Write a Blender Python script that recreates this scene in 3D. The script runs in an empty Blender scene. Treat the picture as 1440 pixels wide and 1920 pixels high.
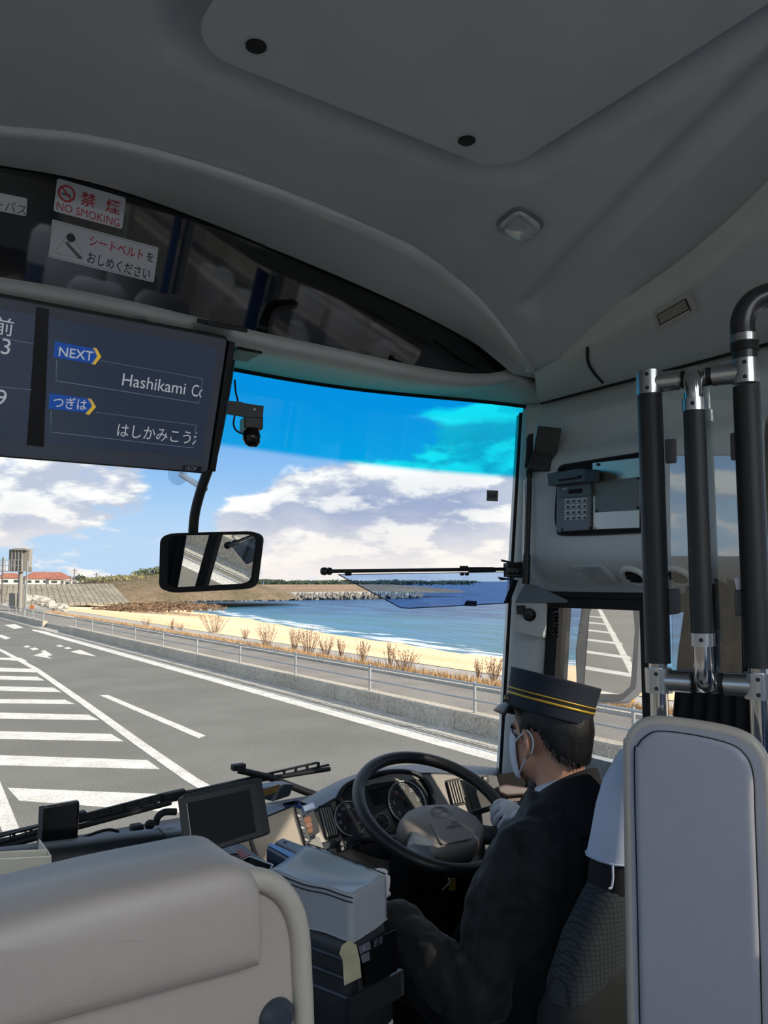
import bpy, bmesh, math, random
from mathutils import Vector, Matrix, noise
from math import sin, cos, pi, radians, atan2, sqrt, exp

random.seed(7)
scene = bpy.context.scene
COL = scene.collection
V = Vector

# ------------------------------------------------------------------ camera
# Bus axes: +X right, +Y forward, +Z up, road surface z = 0; the photographer sits at x = y = 0.
F_PX, CAM_Z, YAW, PITCH = 1450.0, 2.5, radians(34.05), radians(5.12)
FW = V((sin(YAW) * cos(PITCH), cos(YAW) * cos(PITCH), sin(PITCH)))
RI = V((cos(YAW), -sin(YAW), 0.0))
UP = RI.cross(FW)
CAM = V((0, 0, CAM_Z))
cam_data = bpy.data.cameras.new('camera')
cam_data.sensor_fit = 'VERTICAL'
cam_data.sensor_height = 32.0
cam_data.lens = F_PX / 1920.0 * 32.0
cam_data.clip_start = 0.02
cam_data.clip_end = 20000
cam = bpy.data.objects.new('camera', cam_data)
COL.objects.link(cam)
cam.matrix_world = Matrix(((RI.x, UP.x, -FW.x, 0), (RI.y, UP.y, -FW.y, 0), (RI.z, UP.z, -FW.z, CAM_Z), (0, 0, 0, 1)))
scene.camera = cam

scene.view_settings.view_transform = 'Standard'
scene.view_settings.look = 'None'
scene.view_settings.gamma = 1.0
scene.view_settings.use_curve_mapping = False
scene.view_settings.exposure = 0.45
scene.cycles.max_bounces = 8
scene.cycles.diffuse_bounces = 4
scene.cycles.transparent_max_bounces = 12
scene.cycles.use_adaptive_sampling = True
scene.cycles.adaptive_threshold = 0.035
scene.cycles.caustics_reflective = False
scene.cycles.caustics_refractive = False
scene.cycles.sample_clamp_indirect = 6.0

def ray(u, v):
    return FW + RI * ((u - 720) / F_PX) + UP * ((960 - v) / F_PX)
def PX(u, v, x):
    d = ray(u, v); return CAM + d * (x / d.x)
def PY(u, v, y):
    d = ray(u, v); return CAM + d * (y / d.y)
def PZ(u, v, z):
    d = ray(u, v); return CAM + d * ((z - CAM_Z) / d.z)
def PD(u, v, dist):
    return CAM + ray(u, v) * dist
def PP(u, v, p0, n):
    d = ray(u, v); n = V(n); return CAM + d * ((V(p0) - CAM).dot(n) / d.dot(n))

# ------------------------------------------------------------------ node helpers
class S:
    """a shader socket with arithmetic"""
    nt = None
    def __init__(self, s): self.s = s
    @staticmethod
    def op(kind, *a, clamp=False):
        n = S.nt.nodes.new('ShaderNodeMath'); n.operation = kind; n.use_clamp = clamp
        for i, x in enumerate(a):
            if isinstance(x, S): S.nt.links.new(x.s, n.inputs[i])
            else: n.inputs[i].default_value = x
        return S(n.outputs[0])
    def __add__(s, o): return S.op('ADD', s, o)
    __radd__ = __add__
    def __sub__(s, o): return S.op('SUBTRACT', s, o)
    def __rsub__(s, o): return S.op('SUBTRACT', o, s)
    def __mul__(s, o): return S.op('MULTIPLY', s, o)
    __rmul__ = __mul__
    def __truediv__(s, o): return S.op('DIVIDE', s, o)
    def __rtruediv__(s, o): return S.op('DIVIDE', o, s)
def sstep(x, a, b):
    n = S.nt.nodes.new('ShaderNodeMapRange'); n.interpolation_type = 'SMOOTHSTEP'
    S.nt.links.new(x.s, n.inputs[0]); n.inputs[1].default_value = a; n.inputs[2].default_value = b
    return S(n.outputs[0])
def combine(x, y, z):
    n = S.nt.nodes.new('ShaderNodeCombineXYZ')
    for i, q in enumerate((x, y, z)):
        if isinstance(q, S): S.nt.links.new(q.s, n.inputs[i])
        else: n.inputs[i].default_value = q
    return S(n.outputs[0])
def separate(v):
    n = S.nt.nodes.new('ShaderNodeSeparateXYZ'); S.nt.links.new(v.s, n.inputs[0])
    return [S(o) for o in n.outputs]
def fnoise(vec, scale, detail=4.0, rough=0.55, w=0):
    n = S.nt.nodes.new('ShaderNodeTexNoise'); n.inputs['Scale'].default_value = scale
    n.inputs['Detail'].default_value = detail; n.inputs['Roughness'].default_value = rough
    if vec is not None: S.nt.links.new(vec.s, n.inputs['Vector'])
    return S(n.outputs['Fac'])
def lin(c):
    def f(x):
        x /= 255.0
        return x / 12.92 if x <= 0.04045 else ((x + 0.055) / 1.055) ** 2.4
    return (f(c[0]), f(c[1]), f(c[2]), 1.0)
def cmix(fac, a, b):
    n = S.nt.nodes.new('ShaderNodeMix'); n.data_type = 'RGBA'
    for sock, x in ((n.inputs['Factor'], fac), (n.inputs[6], a), (n.inputs[7], b)):
        if isinstance(x, S): S.nt.links.new(x.s, sock)
        else: sock.default_value = x
    return S(n.outputs[2])

# ------------------------------------------------------------------ world: winter sky with cumulus
SUN_AZ, SUN_EL = radians(150), radians(27.5)       # measured clockwise from the bus's heading
world = bpy.data.worlds.new('winter_sky'); scene.world = world; world.use_nodes = True
nt = world.node_tree; nt.nodes.clear(); S.nt = nt
tc = nt.nodes.new('ShaderNodeTexCoord')
dx, dy, dz = separate(S(tc.outputs['Generated']))
az = S.op('ARCTAN2', dx, dy)
el = S.op('ARCSINE', dz)
def sky_dir(u, v):
    d = ray(u, v).normalized(); return atan2(d.x, d.y), math.asin(d.z)
blobs = [  # u, v, half width px, half height px, weight   (+ cloud, - clear)
    (120, 905, 200, 50, .30), (60, 985, 200, 45, .22), (345, 912, 80, 60, -.45), (560, 770, 240, 100, -.6), (300, 1015, 120, 40, -.1),
    (210, 1050, 200, 25, -.25), (500, 985, 110, 55, .35), (690, 945, 150, 70, .5), (860, 960, 190, 90, .5), (900, 830, 120, 55, .42),
    (700, 1050, 320, 45, .5), (960, 790, 70, 50, .2), (430, 925, 60, 45, -.15), (800, 720, 150, 25, -.25)]
fld = None
for (u, v, su, sv, w) in blobs:
    a0, e0 = sky_dir(u, v)
    qx = (az - a0) * (F_PX / su * 1.05); qy = (el - e0) * (F_PX / sv)
    g = S.op('EXPONENT', (qx * qx + qy * qy) * -1.0) * w
    fld = g if fld is None else fld + g
def cloud_noise(shift):
    k = dz + shift
    den = 1.0 / (S.op('ABSOLUTE', k) * 0.9 + 0.32)
    vec = combine(dx * den, dy * den, k * 3.2)
    return fnoise(vec, 4.2, 9.0, 0.56)
n0 = cloud_noise(0.0); n1 = cloud_noise(0.022)
cover = sstep(el, 0.25, 0.6) * 0.14 + 0.14
dens = (n0 - 0.5) * 1.5 + fld + cover
dens_up = (n1 - 0.5) * 1.5 + fld + cover
mask = sstep(dens, 0.10, 0.30)
lit = sstep(dens - dens_up, -0.09, 0.16)                    # edges that face the light above
thick = sstep(dens, 0.30, 0.85)
blue = cmix(sstep(el, 0.0, 0.26), lin((182, 214, 244)), lin((92, 164, 232)))
blue = cmix(sstep(el, 0.02, 0.12), lin((186, 212, 240)), blue)
grey = cmix(sstep(el, 0.01, 0.10), lin((236, 230, 230)), lin((158, 172, 204)))
white = cmix(sstep(el, 0.0, 0.12), lin((255, 246, 238)), lin((255, 255, 253)))
ccol = cmix(lit * 0.75 + (1.0 - thick) * 0.25, grey, white)
skyc = cmix(mask, blue, ccol)
ground = cmix(sstep(el, -0.02, 0.0), lin((120, 125, 125)), skyc)
bg = nt.nodes.new('ShaderNodeBackground'); bg.inputs['Strength'].default_value = 0.8
nt.links.new(ground.s, bg.inputs['Color'])
wo = nt.nodes.new('ShaderNodeOutputWorld'); nt.links.new(bg.outputs[0], wo.inputs['Surface'])

sun_data = bpy.data.lights.new('sun', 'SUN'); sun_data.energy = 5.0; sun_data.angle = radians(0.53)
sun_data.color = (1.0, 0.88, 0.72)
sun = bpy.data.objects.new('sun', sun_data); COL.objects.link(sun)
sd = V((sin(SUN_AZ) * cos(SUN_EL), cos(SUN_AZ) * cos(SUN_EL), sin(SUN_EL)))
sun.rotation_euler = sd.to_track_quat('Z', 'Y').to_euler(); sun.location = (30, -30, 30)

# ------------------------------------------------------------------ materials
MATS = {}
def mat(name, rgb, rough=0.5, metal=0.0, bump=0.0, bscale=300, var=0.06, vscale=6, spec=0.5, coat=0.0, sheen=0.0):
    if name in MATS: return MATS[name]
    m = bpy.data.materials.new(name); m.use_nodes = True; MATS[name] = m
    t = m.node_tree; S.nt = t
    b = t.nodes['Principled BSDF']
    b.inputs['Roughness'].default_value = rough; b.inputs['Metallic'].default_value = metal
    b.inputs['Specular IOR Level'].default_value = spec
    b.inputs['Coat Weight'].default_value = coat; b.inputs['Sheen Weight'].default_value = sheen
    co = S(t.nodes.new('ShaderNodeTexCoord').outputs['Object'])
    c = lin(rgb)
    lo = tuple(x * (1 - var) for x in c[:3]) + (1,); hi = tuple(min(1, x * (1 + var)) for x in c[:3]) + (1,)
    f = sstep(fnoise(co, vscale, 5), 0.3, 0.7)
    t.links.new(cmix(f, lo, hi).s, b.inputs['Base Color'])
    if bump:
        bn = t.nodes.new('ShaderNodeBump'); bn.inputs['Strength'].default_value = bump; bn.inputs['Distance'].default_value = 0.002
        t.links.new(fnoise(co, bscale, 3).s, bn.inputs['Height']); t.links.new(bn.outputs[0], b.inputs['Normal'])
    return m
def emis(name, rgb, strength=1.0):
    if name in MATS: return MATS[name]
    m = bpy.data.materials.new(name); m.use_nodes = True; MATS[name] = m
    b = m.node_tree.nodes['Principled BSDF']
    b.inputs['Base Color'].default_value = lin((15, 15, 18)); b.inputs['Roughness'].default_value = 0.3
    b.inputs['Emission Color'].default_value = lin(rgb); b.inputs['Emission Strength'].default_value = strength
    return m
def glass(name, tint=(1, 1, 1), refl=1.0, ior=1.45, rough=0.0, base=0.0):
    """thin pane: transparent tint plus a mirror reflection that grows at grazing angles"""
    if name in MATS: return MATS[name]
    m = bpy.data.materials.new(name); m.use_nodes = True; MATS[name] = m
    t = m.node_tree; t.nodes.clear(); S.nt = t
    tr = t.nodes.new('ShaderNodeBsdfTransparent'); tr.inputs[0].default_value = (*tint, 1)
    gl = t.nodes.new('ShaderNodeBsdfGlossy'); gl.inputs['Roughness'].default_value = rough
    fr = t.nodes.new('ShaderNodeFresnel'); fr.inputs['IOR'].default_value = ior
    fac = S.op('ADD', S(fr.outputs[0]) * refl, base, clamp=True)
    mx = t.nodes.new('ShaderNodeMixShader'); t.links.new(fac.s, mx.inputs[0])
    t.links.new(tr.outputs[0], mx.inputs[1]); t.links.new(gl.outputs[0], mx.inputs[2])
    o = t.nodes.new('ShaderNodeOutputMaterial'); t.links.new(mx.outputs[0], o.inputs[0])
    return m

# ------------------------------------------------------------------ object helpers
def wpos(o):
    p = V((0, 0, 0))
    while o is not None:
        p += o.location; o = o.parent
    return p
def tag(o, label=None, cat=None, group=None, kind=None):
    if label: o['label'] = label
    if cat: o['category'] = cat
    if group: o['group'] = group
    if kind: o['kind'] = kind
    return o
def thing(name, loc, label, cat, group=None):
    o = bpy.data.objects.new(name, None); o.empty_display_size = 0.05
    o.location = loc; COL.objects.link(o)
    return tag(o, label, cat, group)
def mesh(name, verts, faces, m, parent=None, smooth=False, bevel=0.0, bseg=2, solid=0.0, subsurf=0, flip=False, soff=-1.0):
    verts = [V(p) for p in verts]
    if parent is not None: org = wpos(parent)
    else:
        lo = V([min(p[i] for p in verts) for i in range(3)]); hi = V([max(p[i] for p in verts) for i in range(3)])
        org = (lo + hi) / 2; org.z = lo.z
    me = bpy.data.meshes.new(name)
    me.from_pydata([tuple(p - org) for p in verts], [], [tuple(f) for f in faces])
    bm = bmesh.new(); bm.from_mesh(me)
    if not smooth == 'keep': bmesh.ops.recalc_face_normals(bm, faces=bm.faces)
    if flip: bmesh.ops.reverse_faces(bm, faces=bm.faces)
    bm.to_mesh(me); bm.free()
    if smooth: me.polygons.foreach_set('use_smooth', [True] * len(me.polygons))
    if m is not None: me.materials.append(m)
    o = bpy.data.objects.new(name, me); COL.objects.link(o)
    if parent is not None: o.parent = parent
    else: o.location = org
    if solid:
        md = o.modifiers.new('solid', 'SOLIDIFY'); md.thickness = solid; md.offset = soff
    if bevel:
        md = o.modifiers.new('bevel', 'BEVEL'); md.width = bevel; md.segments = bseg; md.limit_method = 'ANGLE'; md.angle_limit = radians(40)
    if subsurf:
        md = o.modifiers.new('sub', 'SUBSURF'); md.levels = subsurf; md.render_levels = subsurf
    return o
def box_data(c, size, ax=None):
    c = V(c); h = [s / 2 for s in size]
    e = ax or (V((1, 0, 0)), V((0, 1, 0)), V((0, 0, 1)))
    vs = [c + e[0] * (h[0] * i) + e[1] * (h[1] * j) + e[2] * (h[2] * k) for i in (-1, 1) for j in (-1, 1) for k in (-1, 1)]
    fs = [(0, 1, 3, 2), (4, 6, 7, 5), (0, 4, 5, 1), (2, 3, 7, 6), (0, 2, 6, 4), (1, 5, 7, 3)]
    return vs, fs
def box(name, c, size, m, parent=None, ax=None, bevel=0.004, bseg=2, smooth=False):
    vs, fs = box_data(c, size, ax)
    return mesh(name, vs, fs, m, parent, bevel=bevel, bseg=bseg, smooth=smooth)
def merge(parts):
    vs, fs = [], []
    for a, b in parts:
        n = len(vs); vs += list(a); fs += [tuple(i + n for i in f) for f in b]
    return vs, fs
def axes(ex, ey):
    ex = V(ex).normalized(); ez = ex.cross(V(ey)).normalized(); return ex, ez.cross(ex), ez
def catmull(pts, n=6, closed=False):
    pts = [V(p) for p in pts]; out = []; L = len(pts)
    for i in range(L if closed else L - 1):
        g = (lambda k: pts[k % L]) if closed else (lambda k: pts[max(0, min(L - 1, k))])
        p0, p1, p2, p3 = g(i - 1), g(i), g(i + 1), g(i + 2)
        for k in range(n):
            t = k / n
            out.append(0.5 * ((2 * p1) + (p2 - p0) * t + (2 * p0 - 5 * p1 + 4 * p2 - p3) * t * t + (3 * p1 - p0 - 3 * p2 + p3) * t ** 3))
    if not closed: out.append(pts[-1])
    return out
def tube_data(pts, r, seg=12, closed=False, caps=True, flat=None):
    pts = [V(p) for p in pts]; n = len(pts)
    rs = r if isinstance(r, (list, tuple)) else [r] * n
    tans = []
    for i in range(n):
        a = pts[(i - 1) % n] if (closed or i > 0) else pts[i]; b = pts[(i + 1) % n] if (closed or i < n - 1) else pts[i]
        tans.append((b - a).normalized())
    t0 = tans[0]; ref = V((0, 0, 1)) if abs(t0.z) < 0.9 else V((1, 0, 0))
    nrm = (ref - t0 * ref.dot(t0)).normalized(); vs = []; fs = []
    for i in range(n):
        t = tans[i]; nrm = (nrm - t * nrm.dot(t)).normalized(); bn = t.cross(nrm)
        for k in range(seg):
            a = 2 * pi * k / seg
            vs.append(pts[i] + (nrm * cos(a) + bn * sin(a)) * rs[i])
    for i in range(n if closed else n - 1):
        j = (i + 1) % n
        for k in range(seg):
            l = (k + 1) % seg
            fs.append((i * seg + k, i * seg + l, j * seg + l, j * seg + k))
    if caps and not closed:
        fs.append(tuple(range(seg - 1, -1, -1))); fs.append(tuple((n - 1) * seg + k for k in range(seg)))
    return vs, fs
def tube(name, pts, r, m, parent=None, seg=14, closed=False, smooth=True, curve=0, bevel=0.0):
    if curve: pts = catmull(pts, curve, closed)
    vs, fs = tube_data(pts, r, seg, closed)
    o = mesh(name, vs, fs, m, parent, smooth=smooth, bevel=bevel)
    if smooth and not closed: crease(o)
    return o
def crease(o, ang=50):
    bm = bmesh.new(); bm.from_mesh(o.data)
    for e in bm.edges:
        if len(e.link_faces) == 2 and e.calc_face_angle(0) > radians(ang): e.smooth = False
    bm.to_mesh(o.data); bm.free()
def lathe_data(base, axis, prof, seg=32, ref=None, sx=1.0):
    ez = V(axis).normalized(); r0 = V(ref) if ref else (V((0, 0, 1)) if abs(ez.z) < 0.9 else V((1, 0, 0)))
    ex = (r0 - ez * r0.dot(ez)).normalized(); ey = ez.cross(ex)
    vs = []; fs = []
    for (r, h) in prof:
        for k in range(seg):
            a = 2 * pi * k / seg; vs.append(V(base) + ez * h + ex * (r * cos(a) * sx) + ey * (r * sin(a)))
    for i in range(len(prof) - 1):
        for k in range(seg):
            l = (k + 1) % seg; fs.append((i * seg + k, i * seg + l, (i + 1) * seg + l, (i + 1) * seg + k))
    fs.append(tuple(range(seg - 1, -1, -1))); fs.append(tuple((len(prof) - 1) * seg + k for k in range(seg)))
    return vs, fs
def lathe(name, base, axis, prof, m, parent=None, seg=32, smooth=True, ref=None, sx=1.0):
    vs, fs = lathe_data(base, axis, prof, seg, ref, sx)
    o = mesh(name, vs, fs, m, parent, smooth=smooth)
    if smooth: crease(o, 35)
    return o
def prism_data(outline, off):
    a = [V(p) for p in outline]; n = len(a); off = V(off)
    vs = a + [p + off for p in a]
    fs = [tuple(range(n)), tuple(range(2 * n - 1, n - 1, -1))] + [(i, (i + 1) % n, n + (i + 1) % n, n + i) for i in range(n)]
    return vs, fs
def prism(name, outline, off, m, parent=None, bevel=0.002, bseg=2, smooth=False):
    vs, fs = prism_data(outline, off)
    return mesh(name, vs, fs, m, parent, bevel=bevel, bseg=bseg, smooth=smooth)
def rrect(c, ex, ey, w, h, r, k=6):
    c = V(c); out = []
    for sx, sy, a0 in ((1, 1, 0), (-1, 1, pi / 2), (-1, -1, pi), (1, -1, 3 * pi / 2)):
        for i in range(k + 1):
            a = a0 + (pi / 2) * i / k
            out.append(c + V(ex) * (sx * (w / 2 - r) + r * cos(a)) + V(ey) * (sy * (h / 2 - r) + r * sin(a)))
    return out
def rquad(p, r, k=5):
    """quadrilateral with rounded corners, r as a share of the edge"""
    p = [V(q) for q in p]; out = []; n = len(p)
    for i in range(n):
        a, b, c = p[i - 1], p[i], p[(i + 1) % n]
        q0 = b + (a - b) * r; q1 = b + (c - b) * r
        for j in range(k + 1):
            t = j / k; out.append(q0 * (1 - t) ** 2 + b * 2 * t * (1 - t) + q1 * t * t)
    return out
def slab(name, c, ex, ey, w, h, r, th, m, parent=None, bevel=0.002, bseg=2, k=6):
    """rounded plate; ex x ey points out, th grows outwards"""
    ex = V(ex).normalized(); ey = V(ey).normalized(); return prism(name, rrect(c, ex, ey, w, h, r, k), ex.cross(ey) * th, m, parent, bevel, bseg)
def loft_data(rows, closed=False):
    n = len(rows[0]); vs = [p for r in rows for p in r]; fs = []
    for i in range(len(rows) - 1):
        for k in range(n if closed else n - 1):
            l = (k + 1) % n; fs.append((i * n + k, i * n + l, (i + 1) * n + l, (i + 1) * n + k))
    return vs, fs
def loft(name, rows, m, parent=None, smooth=True, closed=False, cap=False, **kw):
    vs, fs = loft_data(rows, closed); n = len(rows[0])
    if cap: fs.append(tuple(range(n - 1, -1, -1))); fs.append(tuple((len(rows) - 1) * n + k for k in range(n)))
    return mesh(name, vs, fs, m, parent, smooth=smooth, **kw)
FONTCU = None
def text(name, s, p, ex, ey, size, m, parent, align='LEFT', th=0.0004, sx=1.0, bold=0.0, width=None, clip=None):
    """raised lettering on a surface: ex is the reading direction"""
    cu = bpy.data.curves.new(name, 'FONT'); cu.body = s; cu.size = 1.0; cu.align_x = align; cu.extrude = 0.0; cu.offset = bold; cu.resolution_u = 3
    o = bpy.data.objects.new(name, cu); COL.objects.link(o)
    bpy.context.view_layer.update()
    me = o.evaluated_get(bpy.context.evaluated_depsgraph_get()).to_mesh()
    vs = [v.co.copy() for v in me.vertices]; fs = [tuple(q.vertices) for q in me.polygons]
    bpy.data.objects.remove(o); bpy.data.curves.remove(cu)
    if not vs: return None
    ex, ey2, ez = axes(ex, ey)
    if width:
        w0 = max(v.x for v in vs) - min(v.x for v in vs); sx = width / (w0 * size)
    out = [V(p) + ex * (v.x * size * sx) + ey2 * (v.y * size) + ez * th for v in vs]
    o = mesh(name, out, fs, m, parent, smooth='keep')
    if clip:                                             # lettering cut off by the edge of its field
        x1 = max(v.x for v in vs) * clip * size * sx; bm = bmesh.new(); bm.from_mesh(o.data)
        bmesh.ops.bisect_plane(bm, geom=bm.verts[:] + bm.edges[:] + bm.faces[:], plane_co=V(p) + ex * x1 - wpos(parent), plane_no=ex, clear_outer=True)
        bm.to_mesh(o.data); bm.free()
    return o
def copy_tree(o, parent=None):
    c = o.copy(); COL.objects.link(c)
    c.parent = parent
    for ch in list(o.children): copy_tree(ch, c)
    return c
def blob(name, c, r, m, parent=None, seg=16, rings=10, ax=None):
    e = ax or (V((1, 0, 0)), V((0, 1, 0)), V((0, 0, 1))); c = V(c)
    vs = []; fs = []
    for i in range(1, rings):
        a = pi * i / rings
        for k in range(seg):
            b = 2 * pi * k / seg
            vs.append(c + e[0] * (r[0] * sin(a) * cos(b)) + e[1] * (r[1] * sin(a) * sin(b)) + e[2] * (r[2] * cos(a)))
    n = len(vs); vs += [c + e[2] * r[2], c - e[2] * r[2]]
    for i in range(rings - 2):
        for k in range(seg):
            l = (k + 1) % seg; fs.append((i * seg + k, (i + 1) * seg + k, (i + 1) * seg + l, i * seg + l))
    for k in range(seg):
        l = (k + 1) % seg; fs.append((n, k, l)); fs.append((n + 1, (rings - 2) * seg + l, (rings - 2) * seg + k))
    if name is None: return vs, fs
    return mesh(name, vs, fs, m, parent, smooth=True)
X3, Y3, Z3 = V((1, 0, 0)), V((0, 1, 0)), V((0, 0, 1))

# ================================================================== OUTSIDE
def surf(name, rgb, rgb2, scale, rough=0.9, bump=0.3, bscale=60, detail=6, fine=None, stretch=None, speck=None):
    """ground material: two tones mixed by noise, fine grain on top"""
    if name in MATS: return MATS[name]
    m = bpy.data.materials.new(name); m.use_nodes = True; MATS[name] = m
    t = m.node_tree; S.nt = t; b = t.nodes['Principled BSDF']; b.inputs['Roughness'].default_value = rough
    b.inputs['Specular IOR Level'].default_value = 0.25
    ge = t.nodes.new('ShaderNodeNewGeometry'); x, y, z = separate(S(ge.outputs['Position']))
    st = stretch or (1, 1, 1)
    co = combine(x * st[0], y * st[1], z * st[2])
    c = cmix(sstep(fnoise(co, scale, detail), 0.35, 0.65), lin(rgb), lin(rgb2))
    g = fnoise(S(ge.outputs['Position']), bscale, 2)
    dark = cmix(sstep(g, 0.25, 0.75), (0.72, 0.72, 0.72, 1), (1.22, 1.22, 1.22, 1))
    mu = t.nodes.new('ShaderNodeMix'); mu.data_type = 'RGBA'; mu.blend_type = 'MULTIPLY'; mu.inputs['Factor'].default_value = 1.0
    t.links.new(c.s, mu.inputs[6]); t.links.new(dark.s, mu.inputs[7])
    t.links.new(mu.outputs[2], b.inputs['Base Color'])
    bn = t.nodes.new('ShaderNodeBump'); bn.inputs['Strength'].default_value = bump; bn.inputs['Distance'].default_value = 0.02
    t.links.new(g.s, bn.inputs['Height']); t.links.new(bn.outputs[0], b.inputs['Normal'])
    return m
m_asphalt = surf('asphalt', (116, 114, 107), (125, 123, 116), 0.5, bscale=45, bump=0.08)
m_paint = surf('road_paint', (226, 222, 212), (205, 201, 192), 3.0, bscale=30, bump=0.1)
m_conc = surf('concrete', (182, 172, 156), (196, 187, 170), 0.9, bscale=25)
m_kerbtop = surf('kerb_concrete', (172, 167, 156), (188, 182, 170), 1.2, bscale=25)
m_walk = surf('sidewalk_asphalt', (134, 128, 120), (148, 142, 132), 0.8, bscale=30)
m_slope = surf('seawall_concrete', (166, 162, 156), (182, 178, 170), 0.25, bscale=12)
m_sand = surf('beach_sand', (240, 202, 156), (250, 218, 176), 0.12, bscale=6, stretch=(1, 0.35, 1))
m_soil = surf('dry_field', (166, 138, 108), (142, 120, 96), 0.06, bscale=1.2)
m_grassland = surf('winter_grass', (150, 140, 96), (112, 112, 78), 0.08, bscale=1.5)
m_reed = surf('dry_reed', (122, 98, 76), (96, 80, 66), 0.3, bscale=2)
m_mound = surf('mound_scrub', (126, 108, 88), (104, 94, 70), 0.12, bscale=1.5)
m_rock = surf('breakwater_rock', (126, 122, 116), (150, 146, 138), 0.7, bscale=3)
m_steel = mat('galvanised_steel', (176, 178, 178), 0.45, 0.55, var=0.08, vscale=3)

def ground_quad(name, pts, m, parent=None, kind=None):
    o = mesh(name, pts, [tuple(range(len(pts)))], m, parent)
    if kind: o['kind'] = kind
    return o
road = mesh('road', [(-14, -90, 0), (8.5, -90, 0), (8.5, 420, 0), (-14, 420, 0), (-14, -90, -.3), (8.5, -90, -.3), (8.5, 420, -.3), (-14, 420, -.3)],
            [(0, 1, 2, 3), (7, 6, 5, 4), (0, 4, 5, 1), (1, 5, 6, 2), (2, 6, 7, 3), (3, 7, 4, 0)], m_asphalt)
tag(road, 'grey asphalt coast road with white markings ahead of the bus', None, kind='structure')
def mark(name, poly, z=0.004):
    n = len(poly)
    vs, fs = prism_data([V((p[0], p[1], z)) for p in poly], (0, 0, -z + 0.0005))
    return mesh(name, vs, fs, m_paint, road)
def pxmark(name, pts, z=0.004):
    return mark(name, [PZ(u, v, z) for u, v in pts], z)
mark('edge_line', [(7.52, -60), (7.84, -60), (7.84, 42), (7.62, 44), (7.42, 43), (7.42, 36)])
# chevron area: border line and slanting bars
zl = [PZ(u, v, 0.004) for u, v in ((-60, 1196), (0, 1221), (60, 1254), (150, 1319), (250, 1394), (345, 1462))]
zr = [p + V((0.17, 0.02, 0)) for p in zl]
mark('border_line', zl + [V((3.83, -60, 0)), V((4.0, -60, 0))] + zr[::-1], .005)
for q in (((0, 1233), (0, 1237), (52, 1240), (38, 1233)), ((0, 1243), (0, 1248), (78, 1255), (66, 1249)),
          ((0, 1252), (0, 1259), (82, 1261), (64, 1254)), ((0, 1267), (0, 1274), (84, 1276), (70, 1269)),
          ((-40, 1286), (-40, 1294), (116, 1298), (100, 1289)), ((-60, 1310), (-60, 1318), (140, 1320), (122, 1312)),
          ((-90, 1334), (-90, 1346), (186, 1350), (166, 1340)), ((-120, 1368), (-120, 1383), (232, 1390), (208, 1376)),
          ((-150, 1411), (-150, 1431), (300, 1442), (276, 1425)), ((14, 1477), (36, 1501), (420, 1530), (330, 1490))):
    if q[0][1] in (1243,): continue
    pxmark('chevron_bar', q, .002)
pxmark('border_line', [(-40, 1440), (-10, 1440), (56, 1602), (20, 1602)])
pxmark('border_line', [(20, 1602), (56, 1602), (150, 1800), (100, 1800)])
for k in range(9):                                   # the same chevrons go on behind the bus
    y = -4 - k * 3.0
    mark('chevron_bar', [(2.4, y), (2.4, y - .55), (3.85, y + .75), (3.85, y + 1.3)])
mark('border_line', [(2.25, -3), (2.4, -3), (2.4, -60), (2.25, -60)])
pxmark('lane_dash', [(186, 1303), (203, 1303), (385, 1379), (372, 1384)])
pxmark('lane_dash', [(-6, 1192), (2, 1190), (20, 1196), (10, 1199)])
pxmark('arrow', [(62, 1229), (82, 1223), (76, 1221), (84, 1219), (98, 1228), (88, 1230), (97, 1235)])
pxmark('arrow', [(132, 1222), (150, 1218), (182, 1231), (148, 1226)])
for q in (((43, 1212), (52, 1210), (58, 1213), (48, 1214)), ((55, 1216), (66, 1214), (73, 1217), (62, 1219)),
          ((105, 1210), (113, 1209), (120, 1212), (110, 1213)), ((119, 1215), (128, 1213), (135, 1216), (125, 1217))):
    pxmark('arrow_tail', q)
pxmark('stop_line', [(8, 1172), (28, 1170), (44, 1177), (26, 1179)])

# sea-side strips
SHORE = [(-400, 33), (36, 33), (44, 33.2), (64, 36), (100, 43), (160, 54), (182, 60), (200, 66)]
def lerp_tab(tab, y):
    for (a, b), (c, d) in zip(tab, tab[1:]):
        if y <= c: return b + (d - b) * max(0, (y - a)) / (c - a)
    return tab[-1][1]
ys = [-300, -120, -60, -30, -10] + [i * 4 for i in range(0, 46)] + [190, 200]
def strip(name, m, fa, fb, za, zb, kind='structure', mid=0, rough=0.0):
    rows = []
    for y in ys:
        a, b = fa(y), fb(y); row = []
        for k in range(mid + 2):
            t = k / (mid + 1)
            z = za + (zb - za) * t + (rough * noise.noise(V((a * .3 + t * 5, y * .12, 3.1))) if 0 < k < mid + 1 else 0)
            row.append(V((a + (b - a) * t, y, z)))
        rows.append(row)
    o = loft(name, rows, m, smooth=mid > 0); o['kind'] = kind
    return o
cst = lambda c: (lambda y: c)
strip('gutter_strip', m_kerbtop, cst(7.98), cst(8.5), 0.006, 0.012)
strip('sidewalk', m_walk, cst(8.66), cst(11.0), 0.2, 0.2)
strip('sidewalk_edging', m_kerbtop, cst(11.0), cst(11.4), 0.26, 0.26)
strip('sidewalk_edging_face', m_kerbtop, cst(10.99), cst(11.0), 0.19, 0.26)
strip('grass_verge_soil', m_soil, cst(11.4), cst(12.3), 0.16, 0.1, mid=2)
strip('seawall_slope', m_slope, cst(12.3), lambda y: 18.2 + max(0, y - 40) * .02, 0.08, -.7)
strip('beach', m_sand, lambda y: 18.2 + max(0, y - 40) * .02, lambda y: lerp_tab(SHORE, y) + 8, -0.68, -3.1, mid=9, rough=.2)
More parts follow.
